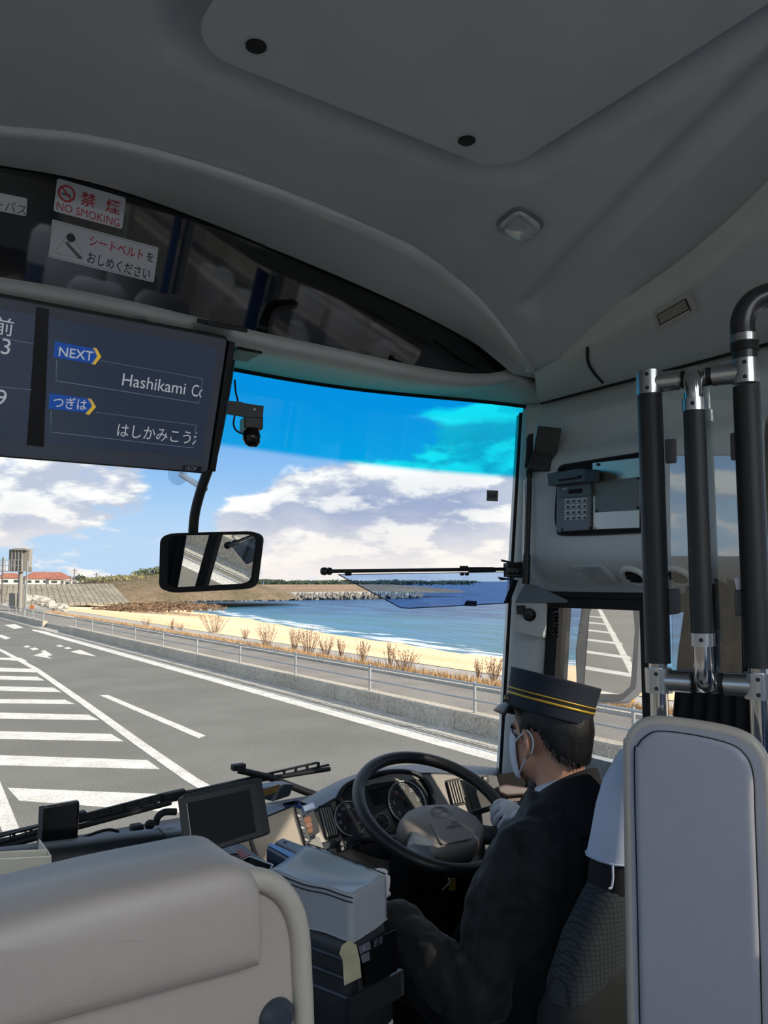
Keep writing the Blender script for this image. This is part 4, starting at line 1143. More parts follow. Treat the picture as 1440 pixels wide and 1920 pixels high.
# --- keypad console recess
KP = Plane((1.797, 1.5, 2.7), (-1, 0, 0), (0, -1, 0))
kd = thing('equipment_recess', KP.at(1130, 930), 'framed equipment recess with metal cover plates above the driver\'s window', 'panel')
KP.poly('frame', ((1046, 872), (1230, 846), (1230, 996), (1050, 1004)), .004, m_dark, kd, -.001, .002, rnd=.10)
tube('frame_edge', [KP.at(u, v, .003) for u, v in ((1228, 846), (1075, 870), (1052, 880), (1046, 905), (1042, 970), (1047, 992), (1062, 1003), (1228, 996))], .0035, m_rubber, kd, 8, curve=5)
KP.poly('metal_plate', ((1112, 868), (1201, 858), (1200, 990), (1112, 993)), .003, mat('satin_aluminium', (196, 196, 190), .32, .9, var=.02), kd, .003, .001)
KP.poly('cover_plate', ((1116, 904), (1199, 894), (1198, 956), (1116, 961)), .002, mat('grey_cover', (110, 120, 122), .4), kd, .0065, .0008)
for u, v in ((1119, 958), (1196, 952), (1197, 897), (1121, 871)): lathe('screw', KP.at(u, v, .008), KP.n, [(.0045, 0), (.004, .003), (.001, .0035)], m_screw, kd, 12)
kb = thing('keypad_unit', KP.at(1080, 955), 'grey driver keypad unit with a four by four block of white keys', 'keypad')
KP.poly('body', ((1049, 908), (1111, 903), (1110, 994), (1047, 998)), .012, mat('keypad_grey', (122, 128, 140), .5), kd and kb, .004, .003)
KP.poly('head', ((1050, 912), (1109, 907), (1109, 929), (1051, 934)), .006, mat('keypad_head', (96, 110, 116), .5), kb, .016, .001)
KP.poly('display', ((1066, 918), (1092, 916), (1092, 924), (1066, 926)), .001, m_dark, kb, .022, .0003)
KP.poly('label', ((1054, 916), (1063, 915), (1063, 917), (1054, 918)), .0006, m_stick, kb, .022, 0)
m_key = mat('white_key', (196, 200, 204), .5)
for r in range(4):
    for c_ in range(4):
        u = 1064.5 + c_ * 10.6; v = 939.5 + r * 10.6 - c_ * .6
        ke = KP.poly('key', ((u - 4.7, v - 4.6), (u + 4.7, v - 5), (u + 4.7, v + 4.6), (u - 4.7, v + 5)), .004, m_key, kb, .016, .0006)
        KP.poly('key_cap', ((u - 1.8, v - 1), (u + 2.2, v - 1.2), (u + 2.2, v + 3), (u - 1.8, v + 3.2)), .0015, m_ink, ke, .02, .0003)
for u, v in ((1054, 993), (1107, 990)): lathe('screw', KP.at(u, v, .016), KP.n, [(.0042, 0), (.0035, .003), (.001, .0035)], m_screw, kb, 12)
t = thing('card_reader', KP.at(1082, 892), 'black card slot unit above the white keypad', 'reader')
KP.poly('body', ((1040, 890), (1097, 880), (1126, 882), (1124, 904), (1096, 906), (1042, 912)), .034, mat('reader_grey', (70, 84, 90), .45), t, .016, .002)
KP.poly('end_block', ((1098, 881), (1126, 882), (1124, 904), (1097, 905)), .004, m_black, t, .05, .002)
KP.poly('slot', ((1047, 899), (1089, 893), (1089, 897), (1047, 903)), .001, m_dark, t, .0505, .0003)
lathe('knob', KP.at(1086, 894, .051), KP.n, [(.004, 0), (.004, .006), (.001, .007)], m_screw, t, 12)
# --- lamp and air outlets under the console
CN = Plane((1.85, 1.5, 2.5255), (-.63, 0, -.78), (0, -1, 0))
t = thing('console_lamp', CN.at(1122, 1078), 'oblong clear reading lamp under the driver\'s console', 'lamp')
CN.poly('bezel', ((1072, 1060), (1128, 1058), (1166, 1092), (1110, 1094)), .004, m_trim, t, -.001, .0015, rnd=.15)
CN.poly('lens', ((1084, 1064), (1126, 1062), (1158, 1090), (1114, 1091)), .005, m_lens, t, .003, .002, rnd=.12)
for i in range(9):
    s = i / 8 * .8 + .1; a = CN.at(1084 + 42 * s, 1064 - 2 * s, .0085); b_ = CN.at(1114 + 44 * s, 1091 - s, .0085); tube('lens_rib', [a, b_], .0012, m_lens, t, 5)
for u, w in ((1190, 'left'), (1272, 'right')):
    c_ = CN.at(u, 1080, .001); t = thing('air_outlet', c_, 'round black air outlet under the console, the %s one of two' % w, 'vent')
    lathe('bezel', c_, CN.n, [(.043, -.004), (.043, .002), (.038, .008), (.031, .009), (.029, .004)], m_trim, t, 32)
    lathe('ball', c_, CN.n, [(.029, .003), (.026, .006), (.001, .0065)], m_dark, t, 28)
    for i in range(3): box('vane', c_ + CN.n * .008 + CN.ey * (.014 * (i - 1)), (.048 - .012 * abs(i - 1), .003, .008), m_black, t, CN.ax, bevel=.0005)

# ================================================================== DASHBOARD
m_dash = mat('dash_black', (34, 36, 40), 0.42, bump=0.15, bscale=500)
m_dashb = mat('dash_slate', (52, 58, 68), 0.35, bump=0.12, bscale=500)
m_silver = mat('dash_silver', (144, 138, 131), 0.38, 0.25, var=.03)
m_beige = mat('panel_beige', (190, 174, 152), 0.45)
m_gauge = mat('gauge_face', (30, 31, 34), 0.4); m_mark = mat('gauge_print', (200, 200, 200), .5)

# --- right half: cowl and instrument fascia round the driver
FP = Plane((1.43, 2.12, 1.87), (0, -.85, .53))
dash = thing('dashboard', (1.43, 2.2, 1.0), 'driver\'s dashboard with silver instrument fascia and dark padded cowl', 'dashboard')
crest = catmull([PY(u, v, y) for u, v, y in ((470, 1560, 2.12), (525, 1530, 2.16), (572, 1502, 2.2), (620, 1474, 2.24), (668, 1453, 2.27), (720, 1440, 2.29), (780, 1433, 2.30), (840, 1433, 2.28), (890, 1436, 2.22), (940, 1440, 2.14), (985, 1446, 2.06), (1040, 1452, 1.98))], 5)
inner = catmull([FP.at(u, v, .012) for u, v in ((500, 1580), (545, 1552), (590, 1520), (634, 1494), (678, 1471), (722, 1458), (770, 1451), (830, 1450), (880, 1456), (935, 1458), (985, 1463), (1040, 1472))], 5)
rows = [[p + V((.02, .25, -.30)) for p in crest], [p + V((.01, .06, -.03)) for p in crest], [p + V((0, .02, -.004)) for p in crest], crest,
        [a.lerp(b_, .25) + V((0, 0, .004)) for a, b_ in zip(crest, inner)], [a.lerp(b_, .6) + V((0, 0, .004)) for a, b_ in zip(crest, inner)], [a.lerp(b_, .9) for a, b_ in zip(crest, inner)], inner, [p + V((0, .01, -.03)) for p in inner]]
loft('cowl', rows, m_dashb, dash)
FP.poly('fascia', ((500, 1590), (545, 1560), (590, 1524), (634, 1497), (678, 1473), (722, 1459), (770, 1452), (830, 1451), (872, 1458), (905, 1476), (930, 1560), (900, 1640), (700, 1640), (606, 1606), (560, 1640)), .012, m_silver, dash, -.004, .002)
# instrument well with hood
well = ((631, 1501), (648, 1474), (690, 1455), (740, 1446), (782, 1452), (806, 1476), (812, 1510), (800, 1540), (740, 1610), (660, 1590), (640, 1565), (632, 1530))
cl = thing('instrument_cluster', FP.at(720, 1520), 'instrument cluster with speedometer and rev counter behind the wheel', 'instrument cluster')
wq = catmull([FP.at(u, v, .009) for u, v in well], 5, True)
prism('well', wq, FP.n * .003, m_gauge, cl, 0)
tube('hood_rim', catmull([FP.at(u, v, .02) for u, v in well[:8]], 6), .008, m_dash, cl, 10)
FP.poly('screen_band', ((690, 1482), (735, 1471), (738, 1500), (702, 1512)), .001, m_blackg, cl, .0125, 0)
FP.poly('warning_panel', ((688, 1535), (728, 1514), (742, 1556), (690, 1580), (676, 1560)), .001, mat('cluster_bronze', (96, 88, 80), .5), cl, .0125, 0)
def gauge(cu, cv, ru, numbers, a0, a1, name, nee, label):
    c = FP.at(cu, cv, .0125); r = (FP.at(cu + ru, cv, .0125) - c).length * 1.04
    g = lathe(name, c, FP.n, [(r, 0), (r, .004), (r * .93, .006), (r * .91, .003), (r * .2, .003), (.001, .003)], m_gauge, cl, 40); g['label'] = label
    ring = [c + FP.n * .006 + FP.ex * (cos(a) * r * .96) + FP.ey * (sin(a) * r * .96) for a in [2 * pi * i / 40 for i in range(40)]]
    tube('bezel_ring', ring, r * .045, m_alu, g, 6, closed=True)
    n = len(numbers)
    for i, s in enumerate(numbers):
        a = a0 + (a1 - a0) * i / (n - 1); p = c + FP.n * .0035 + FP.ex * (cos(a) * r * .66) + FP.ey * (sin(a) * r * .66)
        text('numeral', s, p - FP.ey * r * .07, FP.ex, FP.ey, r * .25, m_mark, g, 'CENTER', th=.0004)
    for i in range((n - 1) * 4 + 1):
        a = a0 + (a1 - a0) * i / ((n - 1) * 4); e = FP.ex * cos(a) + FP.ey * sin(a)
        box('tick', c + FP.n * .0037 + e * r * .84, (r * (.10 if i % 4 == 0 else .06), r * .022, .0004), m_mark, g, (e, FP.n.cross(e), FP.n), bevel=0)
    e = FP.ex * cos(nee) + FP.ey * sin(nee)
    box('needle', c + FP.n * .006 + e * r * .32, (r * .8, r * .03, .001), mat('needle_red', (170, 60, 50), .5), g, (e, FP.n.cross(e), FP.n), bevel=0)
    lathe('needle_hub', c + FP.n * .004, FP.n, [(r * .13, 0), (r * .11, .005), (.001, .006)], m_black, g, 18)
gauge(655, 1536, 28, ['0', '20', '40', '60', '80', '100', '120', '140'], radians(225), radians(-30), 'speedometer', radians(215), 'round speedometer with white numerals')
gauge(762, 1506, 34, ['0', '5', '10', '15', '20', '25', '30'], radians(215), radians(-35), 'rev_counter', radians(130), 'round rev counter with white numerals')
gauge(715, 1543, 13, ['0', '5', '10'], radians(200), radians(-20), 'small_gauge', radians(80), 'small red-edged gauge')
FP.poly('silver_swoosh', ((784, 1452), (790, 1462), (742, 1465), (700, 1470), (668, 1480), (690, 1464), (738, 1450)), .004, m_silver, cl, .013, .001)
def louvre(q, n, name, lab):
    c = sum((FP.at(u, v, .008) for u, v in q), V()) / 4
    t = thing(name, c, lab, 'vent')
    FP.poly('frame', q, .006, m_black, t, .007, .002, rnd=.14)
    cx = sum(u for u, v in q) / 4; cy = sum(v for u, v in q) / 4
    def L(s, r): return (q[0][0] * (1 - s) * (1 - r) + q[1][0] * s * (1 - r) + q[2][0] * s * r + q[3][0] * (1 - s) * r, q[0][1] * (1 - s) * (1 - r) + q[1][1] * s * (1 - r) + q[2][1] * s * r + q[3][1] * (1 - s) * r)
    FP.poly('recess', [L(.12, .07), L(.88, .07), L(.88, .93), L(.12, .93)], .001, m_dark, t, .0132, 0)
    for i in range(n):
        s = .17 + .66 * i / (n - 1); w = .045
        FP.poly('slat', [L(s - w, .09), L(s + w, .09), L(s + w, .91), L(s - w, .91)], .006, m_silver, t, .0135, .0006)
louvre(((594, 1512), (620, 1507), (637, 1570), (610, 1577)), 5, 'air_vent', 'slatted vent left of the speedometer')
louvre(((833, 1464), (862, 1459), (875, 1508), (846, 1514)), 5, 'air_vent', 'slatted vent right of the rev counter')
tube('fascia_joint', [FP.at(u, v, .009) for u, v in ((873, 1466), (880, 1495), (890, 1530))], .0012, m_rubber, dash, 5)
# right wing with switches and open tray
RW = Plane((1.78, 2.0, 1.8), (-.25, -.85, .45), (.96, -.28, 0))
RW.poly('right_wing', ((884, 1452), (940, 1456), (1040, 1470), (1040, 1600), (912, 1640), (900, 1520)), .01, mat('wing_grey', (92, 94, 100), .4), dash, -.01, .002)
RW.poly('switch_bank', ((892, 1486), (925, 1478), (930, 1510), (902, 1516)), .003, m_black, dash, .001, .001)
RW.poly('switch', ((904, 1456), (914, 1454), (917, 1466), (907, 1468)), .004, m_black, dash, .001, .001)
RW.poly('switch_legend', ((907, 1458), (912, 1457), (913, 1461), (908, 1462)), .0004, m_stick, dash, .0055, 0)
RW.poly('radio_opening', ((932, 1453), (985, 1444), (990, 1476), (938, 1474)), .002, m_dark, dash, .001, .001)
RW.poly('tray_lip', ((926, 1478), (942, 1474), (1000, 1482), (1000, 1492), (945, 1496), (930, 1490)), .03, mat('tray_mauve', (120, 104, 102), .35), dash, .001, .006, bseg=3)
RW.poly('lower_strip', ((950, 1498), (1000, 1494), (1000, 1500), (952, 1505)), .006, mat('wood_strip', (92, 66, 52), .35), dash, .001, .001)

# --- steering wheel
WT = radians(28); WC = V((1.42, 1.84, 1.84)); WN = V((0, -sin(WT), cos(WT)))
WP = Plane(WC, WN); we2 = V((0, cos(WT), sin(WT)))
wh = thing('steering_wheel', WC, 'large black two-spoke steering wheel with a padded hub', 'steering wheel')
m_wheel = mat('wheel_leatherette', (30, 31, 33), 0.38, bump=0.3, bscale=420)
m_hub = mat('hub_vinyl', (142, 134, 129), 0.42, bump=0.35, bscale=520)
RR = .228
tube('rim', [WC + X3 * (RR * cos(a)) + we2 * (RR * sin(a)) for a in [2 * pi * i / 72 for i in range(72)]], .0185, m_wheel, wh, 18, closed=True)
hubp = ((749, 1540), (760, 1524), (772, 1517), (796, 1511), (845, 1510), (864, 1517), (893, 1532), (903, 1543), (911, 1557), (904, 1580), (876, 1597), (834, 1603), (805, 1601), (800, 1575), (762, 1560))
hq = catmull([WP.at(u, v, 0) for u, v in hubp], 3, True); hc = sum(hq, V()) / len(hq)
def inset(q, s, off): return [hc + (p - hc) * s + WN * off for p in q]
loft('hub', [inset(hq, .95, -.06), inset(hq, 1, -.03), inset(hq, 1, -.012), inset(hq, .97, .0), inset(hq, .9, .010), inset(hq, .6, .016), inset(hq, .1, .018)], m_hub, wh, closed=True, cap=True)
WP.poly('hub_panel', ((806, 1543), (866, 1531), (877, 1540), (890, 1565), (884, 1574), (830, 1585), (824, 1580)), .004, m_hub, wh, .0165, .004, bseg=3)
ec = WP.at(825, 1523, .0165); er = .030
em = tube('emblem', [ec + WP.ex * (cos(a) * er) + WP.ey * (sin(a) * er * .72) for a in [2 * pi * i / 32 for i in range(32)]], .0022, m_hub, wh, 8, closed=True)
tube('emblem_bar', [ec - WP.ex * .026 + WP.ey * .002, ec - WP.ex * .008 - WP.ey * .004, ec + WP.ex * .01 + WP.ey * .004, ec + WP.ex * .026 - WP.ey * .002], .0022, m_hub, wh, 6, curve=5)
WP.txt('emboss', 'SRS', 848, 1546, 11, m_wheel, wh, .0208); WP.txt('emboss', 'AIRBAG', 838, 1556, 11, m_wheel, wh, .0208)
def spoke(p0, p1, w0, w1, m):
    d = (p1 - p0).normalized(); s = WN.cross(d)
    rows = []
    for t in (0, .25, .5, .75, 1):
        c_ = p0.lerp(p1, t) - WN * (.012 * sin(pi * t)); w = w0 + (w1 - w0) * t
        rows.append([c_ + s * (cos(a) * w) + WN * (sin(a) * .014) for a in [2 * pi * i / 14 for i in range(14)]])
    return loft('spoke', rows, m, wh, closed=True, cap=True)
a = radians(205)
spoke(WP.at(800, 1578, .002), WC + X3 * (RR * cos(radians(222))) + we2 * (RR * sin(radians(222))), .05, .034, mat('spoke_slate', (104, 112, 122), .4))
spoke(WP.at(893, 1560, -.012), WC + X3 * (RR * cos(radians(-38))) + we2 * (RR * sin(radians(-38))), .04, .03, m_dash)
col = thing('steering_column', WC - WN * .35, 'dark steering column shroud below the wheel', 'steering column')
lathe('shroud', WC - WN * .05, -WN, [(.055, 0), (.075, .03), (.08, .12), (.06, .3), (.05, .7)], m_dash, col, 24)
tube('stalk', [WP.at(760, 1570, -.06), FP.at(712, 1572, .09), FP.at(676, 1576, .08)], [.010, .008, .012], m_black, col, 12)
tube('stalk', [WC + V((.05, 0, 0)) - WN * .06, V((1.66, 1.86, 1.80)), V((1.70, 1.87, 1.81))], [.010, .008, .011], m_black, col, 12)
box('yellow_tag', PD(848, 1658, 2.3), (.02, .002, .035), mat('tag_yellow', (206, 170, 50), .5), col, (RI, FW, UP), bevel=0)
tube('ignition_lead', [PD(835, 1640, 2.3), PD(842, 1655, 2.28), PD(830, 1668, 2.28)], .004, m_alu, col, 8, curve=5)
# keypad box left of the column
KB = Plane(FP.at(655, 1585, .05), FP.n)
t = thing('switch_pad', KB.at(655, 1585), 'black switch pad with two rows of buttons left of the wheel', 'switch panel')
KB.poly('body', ((629, 1580), (672, 1566), (677, 1585), (634, 1600)), .03, m_black, t, -.03, .003)
for r in range(2):
    for i in range(5):
        u = 636 + i * 7.6 + r * 1.5; v = 1580.5 + r * 9 - i * 2.5
        KB.poly('button', ((u, v), (u + 6, v - 2), (u + 7.4, v + 5), (u + 1.4, v + 7)), .005, m_dashb, t, .0, .001)
# dark underside so the footwell stays dark
uw = mesh('dash_body', *merge([box_data((1.42, 2.38, 1.42), (1.15, .30, .62)), box_data((.2, 2.32, 1.38), (1.35, .36, .62))]), m_dash, dash)

# --- left half: shelf, black long console
m_shelf = mat('dash_shelf', (58, 62, 70), .4, bump=.1, bscale=400)
lw = thing('dash_shelf', (.25, 2.2, 1.5), 'dark blue-grey shelf of the dashboard along the windscreen', 'shelf')
def shelf_row(x):
    yb = min(2.52, glass_y(x, 1.72) - .03); return [V((x, yb, 1.60)), V((x, yb, 1.735)), V((x, yb - .10, 1.75)), V((x, 2.10, 1.76)), V((x, 2.02, 1.74)), V((x, 2.0, 1.4))]
loft('top', [shelf_row(-.45 + 1.65 * i / 20) for i in range(21)], m_shelf, lw)
# black console box with seam
bc = thing('black_console', (.4, 1.9, 1.4), 'long matt-black equipment console under the left of the windscreen', 'console')
CB = Plane((.4, 1.86, 1.8), (0.12, -1, .0), (1, .12, 0))
prof = [(0, -.40), (0, -.02), (.012, .0), (.06, .004), (.085, -.004), (.09, -.06)]
def con_row(u, v): 
    p = CB.at(u, v); return [p + V((0, a, b_)) for a, b_ in prof]
edge_px = [(-120, 1622), (0, 1608), (97, 1596), (160, 1588), (230, 1578), (296, 1570), (312, 1569)]
loft('body', [con_row(u, v) for u, v in edge_px], m_dash, bc)
loft('end_cap', [con_row(u, v) for u, v in ((313, 1570), (322, 1569), (345, 1566), (400, 1560), (420, 1562))], m_dashb, bc)
tube('seam', [p + V((0, -.001, .001)) for p in con_row(312.5, 1569.5)][1:], .0016, m_rubber, bc, 6)
# flat black phone-like unit standing on the shelf
BU = Plane((.45, 2.02, 1.85), (-.1, -1, .12))
t = thing('black_terminal', BU.at(108, 1590), 'slim black terminal standing upright at the left of the dash', 'terminal')
BU.poly('body', ((73, 1510), (147, 1498), (142, 1592), (68, 1600)), .028, m_blackg, t, -.014, .009, rnd=.08, bseg=3)
BU.poly('side_strip', ((73, 1512), (82, 1510), (77, 1596), (69, 1598)), .002, m_dashb, t, .014, .0005)
box('foot', BU.at(108, 1600, -.02), (.09, .05, .02), m_black, t, bevel=.003)
tube('lead', [PY(u, v, 2.08) for u, v in ((148, 1577), (170, 1565), (200, 1556), (218, 1558), (222, 1562))], .004, m_rubber, t, 8, curve=5)
# small knobs and lead behind the LCD
t = thing('cable_clips', PY(268, 1555, 2.0), 'row of small black clips on the console top', 'clips')
box('clip', PY(256, 1552, 2.0), (.03, .03, .018), m_rubber, t, bevel=.005); blob('clip', PY(281, 1546, 2.0), (.013, .013, .012), m_rubber, t)
tube('loop', [PY(u, v, 2.02) for u, v in ((292, 1546), (296, 1532), (308, 1523), (330, 1522))], .009, m_rubber, t, 10, curve=6)

# --- dash LCD monitor
LP = Plane(PD(333, 1497, 1.5), (.05, -cos(radians(25)), sin(radians(25))))
lcd = thing('dash_monitor', LP.at(415, 1560), 'small black monitor standing on the fare machine', 'monitor')
LP.poly('housing', ((332, 1497), (479, 1464), (496, 1568), (346, 1612)), .03, m_black, lcd, -.035, .004, rnd=.04, bseg=3)
LP.poly('front_frame', ((333, 1498), (478, 1466), (494, 1567), (347, 1611)), .005, m_dash, lcd, -.005, .002, rnd=.03)
LP.poly('screen', ((351, 1506), (468, 1480), (480, 1560), (363, 1598)), .0006, mat('lcd_off', (34, 38, 42), .12), lcd, .0, 0)
tube('light_line', [LP.at(350, 1507, .001), LP.at(362, 1599, .001)], .0007, m_mark, lcd, 5)
box('stand', LP.at(400, 1600, -.05) - Z3 * .03, (.09, .06, .06), m_black, lcd, bevel=.006)
# small sensor on a stalk
t = thing('dash_sensor', PY(505, 1490, 1.95), 'small dark sensor with an amber window behind the monitor', 'sensor')
SE = Plane(PY(505, 1480, 1.95), (.3, -1, .0))
SE.poly('body', ((470, 1472), (516, 1464), (529, 1465), (520, 1487), (490, 1497), (474, 1492)), .05, m_dashb, t, -.05, .003)
SE.poly('window', ((492, 1480), (524, 1470), (518, 1485), (492, 1494)), .002, mat('amber_window', (120, 96, 60), .15), t, .0005, .0005)
tube('stalk', [SE.at(486, 1494, -.02), SE.at(489, 1530, -.02)], .009, m_black, t, 10)

# --- beige side screen with black edge strip and ticket slot
BP = Plane((.95, 1.80, 1.85), (-.12, -.93, .35))
bs = thing('beige_fascia', BP.at(480, 1580), 'sunlit beige panel with a black button strip on its right', 'panel')
BP.poly('panel', ((440, 1556), (548, 1512), (578, 1588), (590, 1640), (470, 1640), (440, 1600)), .012, m_beige, bs, -.012, .002)
BP.poly('dark_edge', ((466, 1575), (472, 1573), (496, 1640), (484, 1640)), .006, m_black, bs, .0, .001)
tube('top_edge', [BP.at(440, 1556, .001), BP.at(549, 1511, .001)], .0022, m_black, bs, 6)
BP.poly('button_strip', ((549, 1512), (561, 1518), (581, 1578), (570, 1588)), .012, m_black, bs, -.004, .002)
for i in range(8):
    s = i / 8; BP.poly('button', [(554 + 18.5 * s, 1519 + 60 * s), (560 + 18.5 * s, 1521 + 60 * s), (561.5 + 18.5 * s, 1525 + 60 * s), (555.5 + 18.5 * s, 1524 + 60 * s)], .003, m_mark if i % 3 == 1 else m_dashb, bs, .008, .0005)
TS = Plane(BP.at(585, 1545, -.01), (-.2, -.93, .3))
t = thing('ticket_slot', TS.at(580, 1550), 'black-framed slot holding brown folded tickets beside the panel', 'holder')
TS.poly('frame', ((566, 1530), (586, 1518), (598, 1560), (574, 1574)), .012, m_black, t, -.01, .003, rnd=.1)
TS.poly('chrome_cap', ((564, 1512), (586, 1504), (590, 1516), (568, 1524)), .012, mat('clear_holder', (120, 140, 170), .12), t, -.004, .003)
for i in range(3): TS.poly('ticket', ((567 + i * 3, 1534 + i * 11), (581 + i * 1.5, 1530 + i * 10), (584 + i * 1.5, 1540 + i * 9), (570 + i * 3, 1545 + i * 10)), .004, mat('ticket_brown%d' % (i % 2), ((150, 96, 60), (160, 110, 92))[i % 2], .5), t, .002 + .002 * i, .001)
t = tag(TS.poly('paper_label', ((577, 1578), (598, 1568), (608, 1594), (584, 1604)), .002, mat('paper_grey', (168, 166, 158), .6), None, .0, .0005), 'pale paper label stuck below the ticket slot', 'label')
tag(prism('clear_tape', [PY(u, v, 2.1) for u, v in ((530, 1506), (556, 1500), (580, 1508), (586, 1520), (562, 1514), (538, 1516))], (0, 0, -.004), mat('clear_film', (92, 118, 160), .08), bevel=.001), 'glossy clear film on the dash top beside the cowl', 'film')

# --- wiper blades outside the glass
def wiper(name, pts, y, label, holes):
    p = [PY(u, v, y) for u, v in pts]; t = thing(name, (p[0] + p[-1]) / 2, label, 'wiper')
    d = (p[-1] - p[0]).normalized()
    L = (p[-1] - p[0]).length
    nrm = V((0, 1, 0)); up_ = d.cross(nrm).normalized(); up_ = -up_ if up_.z < 0 else up_
    tube('blade', [q - up_ * .012 for q in p], .009, m_rubber, t, 8)
    def bar(s0, s1, z0, z1):
        a_, b_ = p[0] + d * (s0 * L), p[0] + d * (s1 * L)
        return prism_data([a_ + up_ * z0, b_ + up_ * z0, b_ + up_ * z1, a_ + up_ * z1], nrm * .012)
    parts = [bar(.0, 1.0, .000, .006), bar(.02, .96, .018, .024)]
    s = .02
    for i in range(holes + 1):
        parts.append(bar(.02 + i * .94 / holes, .026 + i * .94 / holes, .004, .022))
    mesh('pressure_frame', *merge(parts), m_rubber, t)
    box('centre_clip', p[0] + d * (L * .5) + up_ * .022, (.09, .03, .028), m_rubber, t, (d, nrm, up_), bevel=.005)
    box('end_cap', p[0] + d * (L * .04) + up_ * .008, (.05, .026, .03), m_rubber, t, (d, nrm, up_), bevel=.004)
    return t
wiper('windscreen_wiper', [(-60, 1592), (150, 1528), (300, 1490), (440, 1463), (618, 1436)], 2.68, 'upper black wiper blade resting across the windscreen foot', 24)
wiper('windscreen_wiper', [(-80, 1604), (60, 1566), (160, 1540), (320, 1498)], 2.66, 'lower black wiper blade overlapping the upper one at the left', 14)
t = thing('windscreen_wiper', PY(570, 1478, 2.66), 'thin black wiper arm running down to the right behind the sensor', 'wiper')
tube('arm', [PY(447, 1444, 2.69), PY(500, 1456, 2.68), PY(572, 1484, 2.66), PY(650, 1512, 2.6)], [.012, .012, .014, .016], m_rubber, t, 8)
box('pivot', PY(447, 1438, 2.69), (.05, .03, .022), m_rubber, t, bevel=.004)

# --- fare box with vinyl cover
A_, B_, C_, D_ = PZ(506, 1630, 1.95), PZ(577, 1592, 1.95), PZ(722, 1640, 1.95), PZ(660, 1676, 1.95)
fb = thing('fare_box', ((A_ + C_) / 2) * 1.0 + V((0, 0, -.95)), 'black fare machine with a yellow-stained label beside the driver', 'fare machine')
m_vinyl = mat('grey_vinyl', (150, 154, 160), .26, bump=.12, bscale=160, var=.04)
exb = (C_ - B_).normalized(); 
def low(u, v, ref): 
    q = PX(u, v, ref.x); return V((ref.x, ref.y, q.z))
h = .082
cv = thing('vinyl_cover', (A_ + C_) / 2 - Z3 * h, 'grey stitched vinyl cover draped over the fare machine', 'cover')
def quadrow(s, dz, r=.10):
    c0 = (A_ + B_ + C_ + D_) / 4
    return [c0 + (p - c0) * s + Z3 * dz for p in rquad([A_, B_, C_, D_], r, 4)]
top = []
NQ = 14
vs, fs = [], []
def cov(s, t):
    p = A_.lerp(D_, s).lerp(B_.lerp(C_, s), t)
    sag = -.016 * sin(pi * s) * sin(pi * t) + .010 * (1 - s) * t ** 2 + .004 * noise.noise(V((s * 3, t * 3, .3)))
    return p + Z3 * sag
rows = []
rim = rquad([A_, D_, C_, B_], .09, 4)
c0 = (A_ + B_ + C_ + D_) / 4
top_grid = [[cov(i / NQ, j / NQ) for j in range(NQ + 1)] for i in range(NQ + 1)]
border = [top_grid[i][0] for i in range(NQ + 1)] + [top_grid[NQ][j] for j in range(1, NQ + 1)] + [top_grid[i][NQ] for i in range(NQ - 1, -1, -1)] + [top_grid[0][j] for j in range(NQ - 1, 0, -1)]
skirt = [[c0 + (p - c0) * f + Z3 * dz for p in border] for f, dz in ((1.0, -.001), (1.012, -.004), (1.02, -.012), (1.025, -.05), (1.03, -h), (1.02, -h))]
v1, f1 = loft_data(top_grid); v2, f2 = loft_data(skirt, True)
vs, fs = merge([(v1, f1), (v2, f2)])
o = mesh('cover_cloth', vs, fs, m_vinyl, cv, smooth=True)
bm = bmesh.new(); bm.from_mesh(o.data); bmesh.ops.remove_doubles(bm, verts=bm.verts, dist=.0016); bm.to_mesh(o.data); bm.free()
for dz in (-.006, -.014): tube('stitch_line', [c0 + (p - c0) * 1.024 + Z3 * dz for p in border[:NQ + 1]], .0012, m_rubber, cv, 5)
tube('stitch_line', [top_grid[i][NQ] + Z3 * .001 for i in range(NQ + 1)], .0012, m_rubber, cv, 5)
tube('hem', [c0 + (p - c0) * 1.031 - Z3 * (h - .002) for p in border], .002, m_vinyl, cv, 6, closed=True)
# machine below: black head with rounded shoulder, pale body
def offq(p, s): return c0 + (p - c0) * s
e_ad = (D_ - A_).normalized(); e_dc = (C_ - D_).normalized()
zt = 1.95 - h
head = []
for dz, s in ((.0, 1.0), (-.02, 1.06), (-.05, 1.12), (-.10, 1.17), (-.17, 1.18), (-.175, 1.12)):
    head.append([offq(p, s) + Z3 * (zt - 1.95 + dz) for p in (A_ + e_ad * 0, D_, C_, B_)])
loft('head', [[q for q in rquad(r, .12, 3)] for r in head], m_dash, fb, closed=True, cap=True)
zb = zt - .175
loft('body', [rquad([offq(p, 1.165) + Z3 * (z - 1.95) for p in (A_, D_, C_, B_)], .06, 3) for z in (zb, zb - .05, zb - .5)], mat('machine_grey', (186, 186, 184), .45), fb, closed=True, cap=True)
